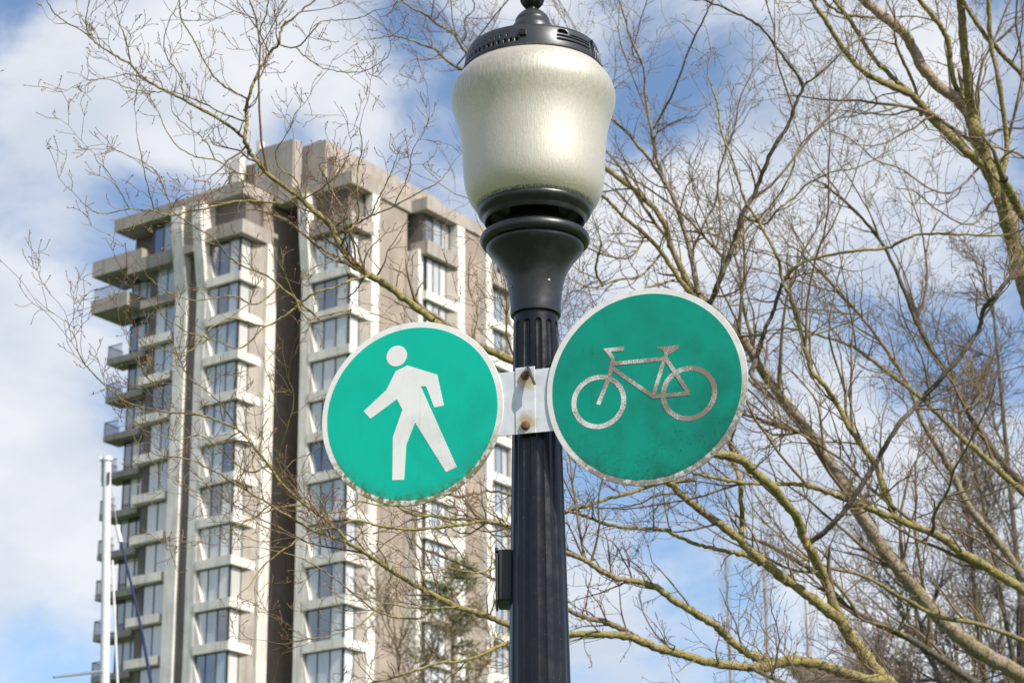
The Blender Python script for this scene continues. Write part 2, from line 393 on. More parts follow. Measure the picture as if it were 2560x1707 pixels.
bb('wall', 'conc_dark', -1.75, -.9, 16.7, 17.3, -ZT, -1.0)

def window(face, a0, a1, plane, z0, z1, panes, kind=None, mull=.07):
    """face 'x': lies in the plane x=const looking to -x, spans y a0..a1; face 'y': plane y=const looking to -y, spans x"""
    v, f = [], []
    def addbox(p0, p1, q0, q1, d0, d1):
        b = len(v)
        for z in (q0, q1):
            for d in (d0, d1):
                for p in (p0, p1): v.append((plane + d, p, ZT + z) if face == 'x' else (p, plane + d, ZT + z))
        for q in [(0, 2, 3, 1), (4, 5, 7, 6), (0, 1, 5, 4), (2, 6, 7, 3), (0, 4, 6, 2), (1, 3, 7, 5)]: f.append(tuple(b + k for k in q))
    t = mull
    addbox(a0, a1, z1 - t, z1, -.04, .06); addbox(a0, a1, z0, z0 + t, -.04, .06)
    n = len(panes); w = (a1 - a0) / n
    for k in range(n + 1):
        c = min(max(a0 + k * w, a0 + t / 2), a1 - t / 2); addbox(c - t / 2, c + t / 2, z0 + t, z1 - t, -.035, .055)
    me = mesh('window', v, f); fix_normals(me); wo = link('window', me, M['frame'], tower)
    for k, pk in enumerate(panes):
        p0, p1 = a0 + k * w + t / 2, a0 + (k + 1) * w - t / 2
        tl = brng.uniform(-.006, .006)
        q = [(plane + .01 + tl, p0, ZT + z0 + t), (plane + .01 - tl, p1, ZT + z0 + t), (plane + .01 - tl, p1, ZT + z1 - t), (plane + .01 + tl, p0, ZT + z1 - t)]
        if face == 'y': q = [(b, a, c) for a, b, c in q][::1]
        # a real pane: front and back sheet
        off = Vector((.012, 0, 0)) if face == 'x' else Vector((0, .012, 0))
        qq = q + [tuple(Vector(s) + off) for s in q]
        me = mesh('pane', qq, [(0, 3, 2, 1), (4, 5, 6, 7), (0, 1, 5, 4), (1, 2, 6, 5), (2, 3, 7, 6), (3, 0, 4, 7)]); fix_normals(me)
        link('pane', me, M[pk], wo)
def lslab(name, mat, x0, y0, lx, ly, dep, z0, z1):
    """L-shaped slab round an outer corner at x0,y0: arm lx along +x, arm ly along +y, depth dep"""
    poly = [(x0, y0), (x0 + lx, y0), (x0 + lx, y0 + dep), (x0 + dep, y0 + dep), (x0 + dep, y0 + ly), (x0, y0 + ly)]
    return prism(name, poly, ZT + z0, ZT + z1, M[mat], tower)
def rib(poly, top, bottom=-ZT, mat='conc_white'):
    return prism('rib', poly, ZT + bottom, ZT + top, M[mat], tower)
def fin_x(xo, ya, dy, z0, z1, th=.5):
    """triangular fin lying against a rib at y=ya, widening downwards by dy, front at x=xo"""
    v = [(xo, ya, ZT + z1), (xo, ya, ZT + z0), (xo, ya + dy, ZT + z0), (xo + th, ya, ZT + z1), (xo + th, ya, ZT + z0), (xo + th, ya + dy, ZT + z0)]
    me = mesh('fin', v, [(0, 1, 2), (3, 5, 4), (0, 3, 4, 1), (1, 4, 5, 2), (0, 2, 5, 3)]); fix_normals(me); link('fin', me, M['conc_white'], tower)
def splay(xa, ya, xb, yb, z0, z1, th=.12, mat='conc_parapet'):
    d = Vector((xb - xa, yb - ya)).normalized(); n = Vector((-d.y, d.x)) * th
    prism('splayed_panel', [(xa, ya), (xb, yb), (xb + n.x, yb + n.y), (xa + n.x, ya + n.y)], ZT + z0, ZT + z1, M[mat], tower)
def pick(): return brng.choice(['pane_curtain', 'pane_curtain', 'pane_curtain', 'pane_sheer', 'pane_sheer', 'pane_dark', 'pane_white'])
def trio():
    p = [pick(), pick(), pick()]
    if brng.random() < .22: p[1] = p[2] = 'pane_dark'
    return p
zr = -ZT
# ribs
rib([(-3.05, 10.62), (-2.2, 10.62), (-2.2, 11.47), (-3.05, 11.47)], -1.0)
rib([(-3.05, 12.43), (-2.2, 12.43), (-2.2, 13.5), (-3.05, 13.5)], -1.0)
rib([(-.62, 7.05), (.42, 7.05), (.42, 7.41), (-.62, 7.41)], -4.1)
rib([(.05, 3.62), (.8, 3.62), (.8, 4.42), (.05, 4.42)], -1.0)
rib([(2.32, -.02), (3.2, -.02), (3.2, .6), (2.32, .6)], -1.0)
rib([(6.45, -1.0), (7.0, -1.0), (7.0, .12), (6.45, .12)], -4.1)
rib([(10.6, -1.42), (11.5, -1.42), (11.5, -.7), (10.6, -.7)], -1.0)
rib([(13.5, -1.9), (14.2, -1.9), (14.2, -1.0), (13.5, -1.0)], -1.0)
rib([(16.6, -1.9), (17.4, -1.9), (17.4, -1.0), (16.6, -1.0)], -1.0)
# flared heads of the ribs under the roof
def flare_x(y0, y1, x_in, x_out, zb, ztp):
    pr = [(x_in, zb), (x_in + .6, zb), (x_in + .6, ztp), (x_out, ztp), (x_out, ztp - 1.6), (x_in - .15, zb + .7)]
    n = len(pr); v = [(x, y0, ZT + z) for x, z in pr] + [(x, y1, ZT + z) for x, z in pr]
    me = mesh('rib_head', v, [tuple(range(n)), tuple(range(n, 2 * n))[::-1]] + [(i, (i + 1) % n, n + (i + 1) % n, n + i) for i in range(n)])
    fix_normals(me); link('rib_head', me, M['conc_white'], tower)
flare_x(10.64, 11.45, -3.055, -3.85, -7.3, -1.0)
flare_x(12.45, 13.48, -3.055, -3.85, -7.3, -1.0)
flare_x(3.64, 4.40, .045, -.55, -7.3, -1.0)
bb('wall', 'conc_tan', -3.6, -2.2, 11.48, 12.42, -4.6, -1.0)
# floors
for k, zb in enumerate(FL):
    zt_ = zb + .62; zw0, zw1 = zt_, zb + H          # window from slab top to next slab underside
    if k == 0: zw1 = -4.15
    low = (k >= 13)
    # bay at the left corner
    lslab('balcony_slab', 'conc_white', -3.1, 7.38, 2.45, 3.2, .9, zb, zt_)
    window('x', 7.75, 10.6, -2.78, zw0, zw1, trio())
    window('y', -2.75, -1.65, 7.72, zw0, zw1, ['pane_white'])
    splay(-1.62, 7.74, -.64, 7.30, zw0, zw1)
    fin_x(-3.0, 10.60, -.62, zw0, zw0 + 2.0)
    # bay in the middle, stepping forward
    lslab('balcony_slab', 'conc_white', 0.0, 0.0, 2.3, 3.6, .9, zb - .25, zt_ - .25)
    window('x', .38, 3.6, .32, zw0 - .25, zw1 - .25, trio())
    window('y', .36, 1.42, .34, zw0 - .25, zw1 - .25, ['pane_white'])
    splay(1.45, .36, 2.30, .02, zw0 - .25, zw1 - .25)
    fin_x(.08, 3.61, -.5, zw0 - .25, zw0 + 1.8)
    # sunny bay beyond the tan wall
    lslab('balcony_slab', 'conc_white', 6.88, -1.42, 3.65, 1.1, .8, zb - .4, zt_ - .4)
    window('x', -1.1, -.1, 7.2, zw0 - .4, zw1 - .4, [pick()])
    window('y', 7.22, 9.6, -1.1, zw0 - .4, zw1 - .4, ['pane_white', 'pane_curtain', 'pane_white'])
    splay(9.65, -1.08, 10.58, -1.40, zw0 - .4, zw1 - .4)
    # last bay, towards the lamp
    lslab('balcony_slab', 'conc_white', 14.2, -1.95, 2.4, .9, .8, zb - .5, zt_ - .5)
    window('y', 14.25, 16.55, -1.55, zw0 - .5, zw1 - .5, ['pane_white', 'pane_sheer', 'pane_curtain'])
    # recessed bay to the left of the twin ribs
    if k >= 0:
        bb('balcony_slab', 'conc_white' if k else 'conc_parapet', -3.0, -1.9, 13.9 if k else 13.52, 17.0, zb - .15, zb + .45)
        bb('wall', 'conc_parapet', -2.6, -2.32, 13.52, 13.88, zb - .15, zw1 - .15)
        window('x', 13.9, 16.0, -2.42, zw0 - .3, zw1 - .15, [pick(), pick()])
    # corner balconies at the far left
    if k >= 1:
        bb('balcony_slab', 'conc_parapet', -2.05, -.4, 17.35, 21.0, zb - .45, zb + .02)
        gp = link('glass_balustrade', boxm(-2.02, -1.99, 19.6, 20.95, ZT + zb + .03, ZT + zb + .95), M['rail_glass'], tower)
        box('handrail', M['frame'], gp, -2.04, -1.97, 19.58, 20.97, ZT + zb + .95, ZT + zb + 1.0)
        box('rail_post', M['frame'], gp, -2.03, -1.98, 20.92, 20.97, ZT + zb + .03, ZT + zb + .949)
        g2 = link('glass_balustrade', boxm(-1.98, -.5, 20.93, 20.96, ZT + zb + .03, ZT + zb + .95), M['rail_glass'], tower)
        box('handrail', M['frame'], g2, -1.96, -.5, 20.91, 20.975, ZT + zb + .951, ZT + zb + 1.001)
    window('x', 17.4, 19.7, -1.15, zw0 - .55, zw1 - .4, [pick(), pick(), 'pane_dark' if k % 3 else pick()])
# top storeys: deep parapets with dark soffits
P1, P2, P3 = (-.95, 0.0), (-4.08, -3.05), (-7.0, -5.95)
def parapet(poly_out, z0, z1, mat='conc_parapet', name='parapet'):
    return prism(name, poly_out, ZT + z0, ZT + z1, M[mat], tower)
parapet([(-3.12, 19.9), (-3.12, 7.38), (.35, 7.38), (.35, 7.9), (-1.0, 8.2), (-1.0, 19.9)], *P1)
parapet([(-.02, 7.0), (-.02, -.02), (7.1, -.02), (7.1, .8), (1.0, .8), (1.0, 7.0)], *P1)
parapet([(6.9, -.03), (6.9, -1.42), (18.9, -1.42), (18.9, 1.0), (7.5, 1.0), (7.5, -.03)], *P1)
bb('roof_slab', 'soffit', -1.1, 17.4, 7.95, 19.9, -.7, -.2); bb('roof_slab', 'soffit', .9, 17.4, .75, 7.9, -.72, -.22)
parapet([(-3.2, 21.83), (-3.2, 16.9), (-1.5, 16.9), (.2, 16.9), (.2, 21.83)], P2[0] - .05, P2[1] + .12)
bb('parapet', 'conc_parapet', -3.28, -1.6, 13.52, 18.2, -4.75, -3.75)
parapet([(-3.15, 21.83), (-3.15, 18.2), (.2, 18.2), (.2, 21.83)], P3[0], P3[1] - .02)
lslab('parapet', 'conc_parapet', -3.35, 7.1, 3.95, 3.5, 1.1, *P2)
lslab('parapet', 'conc_parapet', -.25, -.25, 2.5, 3.85, 1.1, P2[0] - .2, P2[1] - .2)
lslab('parapet', 'conc_parapet', 6.7, -1.6, 3.8, 1.5, 1.0, P2[0] - .4, P2[1] - .4)
bb('parapet', 'conc_parapet', 14.2, 16.6, -2.05, -1.0, -4.6, -3.6)
bb('rib', 'conc_white', 2.32, 3.2, -.05, -.021, -1.5, -.96)
for zz0, zz1 in ((-3.0, -.98),):
    window('x', 8.2, 10.6, -2.25, zz0, zz1, ['pane_dark', 'pane_sheer', 'pane_dark'])
    window('y', -2.2, -.2, 8.0, zz0, zz1, ['pane_sheer', 'pane_dark'])
    window('x', .9, 3.6, .85, zz0, zz1, ['pane_sheer', 'pane_dark', 'pane_sheer'])
    window('y', .9, 2.3, .95, zz0, zz1, ['pane_curtain', 'pane_sheer'])
    window('y', 7.5, 10.5, -.72, zz0 - .2, zz1, ['pane_dark', 'pane_sheer', 'pane_curtain'])
    window('y', 14.2, 16.6, -.72, zz0, zz1, ['pane_dark', 'pane_sheer'])
    window('x', 13.6, 16.6, -2.32, zz0 - .7, zz1, ['pane_sheer', 'pane_curtain', 'pane_dark'])
    window('x', 17.0, 19.6, -.95, -5.9, -4.2, ['pane_curtain', 'pane_sheer', 'pane_dark'])
    window('x', 17.3, 19.7, -.97, -9.0, -7.0, ['pane_sheer', 'pane_sheer', 'pane_dark'])
r3 = link('glass_balustrade', boxm(-3.05, -3.02, 18.3, 21.7, ZT + P3[1], ZT + P3[1] + .8), M['rail_glass'], tower)
box('handrail', M['frame'], r3, -3.07, -3.0, 18.3, 21.72, ZT + P3[1] + .801, ZT + P3[1] + .86)
# plant rooms on the roof
def plant(x0, x1, y0, y1, z1, mat='conc_parapet'):
    return bb('plant_room', mat, x0, x1, y0, y1, -.19, z1)
plant(.2, 1.2, 5.65, 9.0, 4.0); plant(1.25, 2.6, 7.2, 9.4, 3.2, 'conc_tan'); plant(.05, .8, 10.6, 11.5, 3.9, 'conc_white'); plant(.9, 3.4, 9.5, 12.4, 3.4, 'conc_tan')
plant(1.7, 15.5, 3.85, 7.1, 4.0); plant(1.9, 15.3, 3.2, 3.84, 2.6, 'conc_tan')
bb('vent_pipe', 'conc_white', .5, 1.0, 9.1, 9.45, -.19, 4.9)
# ------------------------------------------------------------------ moored sailboat: only the rig rises into view
SY = 42.0
mb, mt = at(262, 1707, SY), at(268, 1150, SY)
boat = thing('sailboat', 'moored sailboat with tall white mast and furled navy sail before the tower', 'sailboat', (mb.x, SY, 0))
v, f = [], []
st = [(-5.0, .05, 1.25), (-4, .75, 1.1), (-2, 1.35, 1.0), (0, 1.6, .95), (2.5, 1.55, .95), (4.5, 1.2, 1.0), (5.0, 1.0, 1.0)]
for y, w, h in st: v += [(-w, y, h), (-w * .85, y, .3), (0, y, -.02), (w * .85, y, .3), (w, y, h)]
for i in range(len(st) - 1):
    for k in range(4): f.append((i * 5 + k, i * 5 + k + 1, (i + 1) * 5 + k + 1, (i + 1) * 5 + k))
    f.append((i * 5 + 4, i * 5, (i + 1) * 5, (i + 1) * 5 + 4))
f += [tuple(range(5)), tuple(range(len(v) - 5, len(v)))]
me = mesh('hull', v, f); fix_normals(me); link('hull', me, M['mast_white'], boat)
def bl(x, y, dy=0): p = at(x, y, SY + dy); return (p.x - mb.x, p.y - SY, p.z)
tp = bl(268, 1150)
mast = tube('mast', [(0, 0, .9), (0, 0, 8), bl(262, 1707), tp], [.11, .11, .085, .075], M['mast_white'], boat, 14)
tube('masthead', [bl(268, 1152), bl(268, 1142)], [.10, .09], M['mast_white'], mast, 10)
tube('masthead', [bl(268, 1146), bl(250, 1147)], [.035, .05], M['mast_white'], mast, 8)
tube('masthead', [bl(255, 1150), bl(255, 1215)], .012, M['steel'], mast, 6)
box('winch_plate', M['frame'], mast, tp[0] + .035, tp[0] + .075, -.10, -.07, bl(268, 1213)[2], bl(268, 1183)[2])
tube('shroud', [bl(281, 1400), bl(294, 1707), bl(310, 2100), (1.6, 0, 1.0)], .022, M['mast_white'], boat, 6)
tube('furled_sail', [bl(292, 1312), bl(302, 1355)], [.035, .045], M['mast_white'], boat, 10)
tube('furled_sail', [bl(302, 1354), bl(333, 1480), bl(355, 1580), bl(378, 1707), bl(450, 2100), bl(560, 2700, -2.6)], [.02, .026, .028, .03, .05, .05], M['sail_blue'], boat, 10)
tube('forestay', [bl(271, 1165), bl(292, 1312)], .008, M['steel'], boat, 6)
tube('spreader', [bl(262, 1676), bl(134, 1692, -1)], [.03, .018], M['steel'], boat, 8)
# ------------------------------------------------------------------ bare trees
def unit3(x, y, z):
    m = math.sqrt(x * x + y * y + z * z) + 1e-12; return (x / m, y / m, z / m)
def norm(v): return v / (np.linalg.norm(v) + 1e-12)
class Tree:
    def __init__(s, name, label, seed, mats, group=None):
        s.rg = random.Random(seed); s.np = np.random.RandomState(seed)
        s.name, s.label, s.mats, s.group = name, label, mats, group
        s.limbs, s.twigs, s.buds = [], [], []; s.want_buds = True; s.more = 1.15; s.big = .3; s.sp = 1.0
    def limb(s, pts, Y, w0, w1, dens=9, length=(.25, .7), lev=3, nm='branch', mat=None, up=.5, jit=.004, skip=0.0, hide=False, bud=1.0):
        """pts: image trace from base to tip, Y: distance at base and tip; turned into real points"""
        n = len(pts); Y = Y if hasattr(Y, '__len__') else (Y, Y)
        P = []
        for i, (x, y) in enumerate(pts):
            t = i / (n - 1); p = at(x, y, Y[0] + (Y[1] - Y[0]) * t + s.rg.uniform(-.05, .05)); P.append((p.x, p.y, p.z))
        line = smooth_line(P, 6); m = len(line); depth = np.array([np.dot(np.array(q) - np.array(CAM), np.array(FW)) for q in line])
        rad = []
        for i, q in enumerate(line):
            t = i / (m - 1); w = w0 + (w1 - w0) * t ** .9
            rad.append(.5 * w * depth[i] / F_PX * (1 + .10 * s.rg.uniform(-1, 1) + (.14 if s.rg.random() < .10 else 0)))
        line = [np.array(q) + s.np.normal(0, 1, 3) * jit * .5 for q in line]
        s.limbs.append((line, rad, nm, mat, w0))
        # side shoots
        L = sum(np.linalg.norm(line[i + 1] - line[i]) for i in range(m - 1)); cnt = int(L * dens * s.more)
        acc = np.cumsum([0] + [np.linalg.norm(line[i + 1] - line[i]) for i in range(m - 1)])
        for _ in range(cnt):
            d = s.rg.uniform(skip * L, L * .995); i = max(0, min(m - 2, int(np.searchsorted(acc, d)) - 1))
            p = line[i] + (line[i + 1] - line[i]) * ((d - acc[i]) / (acc[i + 1] - acc[i] + 1e-9)); T = norm(line[i + 1] - line[i])
            ln = s.rg.uniform(*length) * (1 - .35 * d / L)
            r = min(rad[i] * .6, .0030 + ln * .0052)
            s.shoot(tuple(p), s.side(T, up), ln, r, lev)
        for _ in range(int(L * s.big + .3) if w0 > 6 else 0):
            i = s.rg.randint(int(m * max(.15, skip)), m - 2); T = norm(line[i + 1] - line[i]); ln = s.rg.uniform(.5, 1.5)
            s.shoot(tuple(line[i]), s.side(tuple(T), up, 25, 55), ln, min(rad[i] * .6, .0055 + ln * .0065), 4)
        s.shoot(tuple(line[-1]), tuple(norm(line[-1] - line[-2])), .3, rad[-1] * .8, lev)
        return line
    def side(s, T, up=.5, lo=28, hi=68):
        g = s.rg.gauss; ax, ay, az = g(0, 1), g(0, 1), g(0, 1); tx, ty, tz = T; k = ax * tx + ay * ty + az * tz
        ax, ay, az = ax - tx * k, ay - ty * k, az - tz * k; m = math.sqrt(ax * ax + ay * ay + az * az) + 1e-9
        ang = R(s.rg.uniform(lo, hi)); c, q = math.cos(ang), math.sin(ang) / m
        return unit3(tx * c + ax * q, (ty * c + ay * q) * .75, tz * c + az * q + up * s.rg.random())
    def shoot(s, p, d, ln, r, lev, sc=1.0, rmin=.0012):
        rg = s.rg; g = rg.gauss; n = 11 if lev == 4 else (7 if lev >= 3 else (6 if lev == 2 else 4)); kink = .12 if lev == 4 else (.22 if lev >= 2 else .33)
        x, y, z = p; dx, dy, dz = d; st = ln / n; pts, rd, ds = [(x, y, z)], [max(r, rmin)], []
        for i in range(n):
            dx, dy, dz = unit3(dx + g(0, kink), dy + g(0, kink), dz + g(0, kink) + .06); ds.append((dx, dy, dz)); q = st * rg.uniform(.8, 1.2)
            x, y, z = x + dx * q, y + dy * q, z + dz * q; pts.append((x, y, z)); rd.append(max(rmin, r * (1 - .80 * (i + 1) / n)))
        s.twigs.append((pts, rd, 5 if r > .004 * sc else 3))
        if lev > 1:
            k = max(2, int(ln / ((.15 if lev == 4 else .085 if lev == 3 else .055) * sc * s.sp) + .5))
            for _ in range(k):
                i = rg.randint(1, n - 1); l2 = ln * rg.uniform(.22, .55)
                if l2 > .03 * sc: s.shoot(pts[i], s.side(ds[i], .35), l2, max(rmin, rd[i] * .66), lev - 1, sc, rmin)
        if lev <= 2 and s.want_buds:
            s.buds.append((pts[-1], ds[-1], 1.0))
            for i in range(2, n):
                if rg.random() < .33: s.buds.append((pts[i], unit3(dx + g(0, .6), dy + g(0, .6), dz + g(0, .6)), .8))
    def build(s, base, bud_size=(.0030, .011), bud_mesh=True):
        o = thing(s.name, s.label, 'tree', base, 0, s.group); inv = np.array(base)
        for line, rad, nm, mat, w0 in s.limbs:
            me = tubes_mesh(nm, [([tuple(q - inv) for q in line], rad, 12 if w0 > 16 else 8)])
            link(nm, me, M[mat or s.mats[0]], o)
        if s.twigs: link('twigs', tubes_mesh('twigs', s.twigs, inv), M[s.mats[1]], o, kind='stuff')
        if bud_mesh and s.buds:
            paths = []
            for p, d, k in s.buds:
                w, l = bud_size[0] * k * s.rg.uniform(.6, 1.2), bud_size[1] * k * s.rg.uniform(.6, 1.3); 
                paths.append(([p, (p[0] + d[0] * l * .4, p[1] + d[1] * l * .4, p[2] + d[2] * l * .4), (p[0] + d[0] * l, p[1] + d[1] * l, p[2] + d[2] * l)], [w * .4, w, w * .08], 3))
            link('buds', tubes_mesh('buds', paths, inv), M['bud'], o, kind='stuff')
        return o
# --- the mossy tree whose boughs reach behind the lamp and across the tower
A = Tree('bare_tree', 'bare mossy tree with long olive boughs reaching behind the lamp towards the tower', 11, ('bark_moss', 'twig'))
YA = 10.8
A.limb([(2790, 4010), (2775, 3300), (2730, 2700), (2620, 2250), (2480, 1990), (2330, 1830), (2218, 1707), (2162, 1641), (2115, 1574), (2085, 1518)], (YA + .4, YA), 58, 28, 0, nm='trunk')
A.limb([(2085, 1518), (2059, 1440), (2028, 1379), (2007, 1337), (1992, 1291), (1961, 1255), (1925, 1209), (1884, 1178), (1848, 1147), (1781, 1132), (1700, 1100), (1550, 1040), (1400, 965), (1260, 893), (1150, 843), (1082, 800)], (YA, 9.4), 24, 19, 4.5)
A.limb([(1082, 800), (1015, 750), (969, 714), (918, 684), (883, 658), (852, 617), (827, 566), (796, 536), (755, 500), (714, 469), (663, 429), (628, 383), (612, 347), (617, 306), (615, 276), (620, 250), (643, 189), (673, 133), (699, 107), (704, 71), (740, 41), (786, 0), (820, -40)], (9.4, 8.9), 18, 4, 8, (.15, .5))
A.limb([(1200, 868), (1095, 795), (1059, 772), (1028, 749), (995, 734), (962, 716), (934, 698), (906, 681), (878, 665), (842, 642), (804, 622), (766, 591), (740, 571), (700, 545), (660, 530)], (9.5, 9.3), 14, 5, 8, (.15, .45), mat='bark_grey')
for pts, w0, w1, dn in [
    ([(612, 347), (607, 342), (561, 306), (510, 276), (459, 250), (408, 224), (357, 194), (327, 163), (286, 138), (240, 107), (204, 77), (143, 41), (122, 10)], 9, 3, 9),
    ([(614, 303), (561, 286), (500, 255), (434, 230), (378, 230), (316, 219), (276, 199), (230, 199)], 4.5, 2, 9),
    ([(620, 250), (587, 230), (551, 209), (520, 168), (485, 102), (454, 51), (449, 15), (450, -20)], 5, 3, 9),
    ([(699, 112), (740, 120), (770, 92), (796, 61), (827, 51), (893, 46), (939, 26)], 4.5, 2, 5),
    ([(740, 120), (776, 153), (816, 173), (867, 181), (918, 176), (969, 143)], 3.5, 2, 8),
    ([(673, 133), (650, 80), (665, 40), (670, 0)], 4, 3, 6), ([(650, 80), (620, 40), (590, 0)], 3, 2, 6),
    ([(459, 250), (450, 190), (420, 150), (410, 110), (420, 60), (440, 20)], 3.5, 2, 8), ([(327, 163), (320, 120), (300, 60), (285, 0)], 3.5, 2, 9), ([(240, 107), (215, 70), (220, 20), (225, -10)], 3, 2, 9),
    ([(740, 490), (710, 508), (667, 506), (625, 502), (593, 504), (550, 512), (508, 523), (465, 531), (435, 538), (408, 536), (386, 527), (363, 527), (325, 523), (274, 533), (244, 533), (223, 521), (200, 500)], 7, 2, 8),
    ([(800, 800), (760, 765), (699, 716), (663, 687), (603, 663), (567, 636), (537, 597), (503, 576), (454, 546), (431, 525), (410, 470), (390, 430), (350, 400)], 6, 2.5, 8),
    ([(431, 525), (440, 500), (470, 485)], 3, 2, 5), ([(386, 527), (370, 470), (355, 400), (345, 350)], 3.5, 2, 9), ([(325, 523), (300, 480), (270, 430), (240, 400)], 3, 2, 7),
    ([(852, 617), (870, 580), (900, 555), (928, 540), (985, 515), (1050, 480), (1090, 460), (1120, 430)], 6, 2.5, 6),
    ([(870, 570), (895, 545), (893, 480), (895, 420), (905, 370), (900, 320)], 5, 2.5, 8), ([(840, 566), (868, 540), (830, 480), (812, 440), (800, 420)], 5, 3, 5),
    ([(928, 540), (950, 490), (970, 450), (990, 400)], 4, 2, 9), ([(985, 515), (1020, 440), (1030, 380), (1060, 330)], 3, 1.5, 9),
    ([(883, 658), (862, 640), (830, 655), (790, 665), (760, 690)], 4, 2, 6),
    ([(918, 690), (880, 700), (830, 720), (790, 730), (750, 760), (710, 790), (662, 816), (582, 796), (525, 821), (480, 875), (430, 880), (400, 870)], 7, 3, 6),
    ([(880, 775), (850, 780), (800, 792), (767, 796), (730, 730), (710, 680), (690, 640), (680, 600)], 5, 2.5, 6),
    ([(700, 716), (640, 760), (580, 740), (500, 750), (440, 740), (380, 700), (340, 650)], 4.5, 2, 8), ([(662, 816), (600, 870), (540, 850), (470, 830), (420, 800), (370, 750)], 4.5, 2, 8),
    ([(755, 500), (740, 450), (700, 420), (690, 380), (720, 330), (740, 280)], 4, 2, 8), ([(663, 429), (640, 440), (590, 430), (540, 400), (480, 390), (430, 350), (400, 290), (380, 250)], 5, 2, 9),
    ([(540, 400), (510, 350), (460, 310), (430, 280)], 3.5, 2, 9), ([(755, 500), (790, 480), (830, 450), (860, 410), (880, 360)], 4, 2, 8), ([(580, 430), (555, 470), (520, 480), (480, 500)], 3.5, 2, 7)]:
    A.limb(pts, (9.2, 8.9), w0, w1, dn, (.10, .32), 3, jit=.003)
# second main bough and its lower boughs
A.more = 1.5; A.big = .7
A.limb([(2095, 1545), (2033, 1497), (1982, 1461), (1915, 1410), (1868, 1368), (1837, 1337), (1760, 1281), (1709, 1240), (1668, 1204), (1600, 1160), (1500, 1100), (1430, 1060)], (YA, 10.4), 27, 14, 6, (.2, .6))
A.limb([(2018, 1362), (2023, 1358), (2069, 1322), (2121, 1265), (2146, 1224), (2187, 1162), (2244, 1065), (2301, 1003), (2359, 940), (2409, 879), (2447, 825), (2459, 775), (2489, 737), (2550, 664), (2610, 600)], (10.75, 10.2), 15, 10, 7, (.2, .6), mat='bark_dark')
A.limb([(2480, 1990), (2330, 1790), (2218, 1712), (2162, 1695), (2095, 1677), (2033, 1656), (1966, 1651), (1915, 1667), (1863, 1667), (1786, 1656), (1709, 1636), (1647, 1620), (1570, 1590), (1503, 1584), (1426, 1584), (1340, 1578), (1268, 1559), (1210, 1536), (1145, 1517), (1097, 1494), (1048, 1468), (1000, 1439), (967, 1417), (935, 1397), (912, 1381), (867, 1355), (822, 1339)], (11.0, 9.4), 30, 8, 6, (.2, .55))
A.limb([(1960, 1660), (1900, 1646), (1846, 1617), (1814, 1588), (1788, 1562), (1756, 1543), (1723, 1523), (1681, 1498), (1649, 1472), (1620, 1459), (1581, 1452), (1536, 1443), (1507, 1430), (1481, 1413), (1449, 1394), (1419, 1381), (1350, 1345), (1271, 1316), (1210, 1300), (1145, 1297), (1080, 1290), (1032, 1284), (990, 1262), (950, 1240)], (10.9, 9.6), 22, 6, 6, (.2, .5))
A.limb([(1620, 1608), (1575, 1585), (1546, 1569), (1507, 1552), (1465, 1543), (1426, 1527), (1370, 1500), (1290, 1470), (1200, 1430), (1120, 1395), (1050, 1370)], (10.9, 10.6), 18, 6, 6, (.2, .5), mat='bark_grey')
A.limb([(1900, 1410), (1866, 1388), (1837, 1381), (1788, 1371), (1740, 1358), (1691, 1339), (1659, 1323), (1594, 1320), (1539, 1315), (1497, 1303), (1449, 1284), (1416, 1278), (1350, 1262), (1270, 1235), (1220, 1228), (1150, 1240), (1100, 1230)], (10.8, 10.3), 12, 5, 7, (.15, .45))
A.limb([(1740, 1200), (1659, 1206), (1610, 1219), (1562, 1236), (1513, 1248), (1465, 1265), (1415, 1278), (1360, 1310), (1270, 1318)], (10.6, 10.4), 11, 7, 6, (.15, .4))
A.limb([(1853, 1345), (1856, 1307), (1853, 1265), (1850, 1206), (1835, 1150), (1825, 1110)], (10.75, 10.6), 15, 9, 6, (.2, .45))
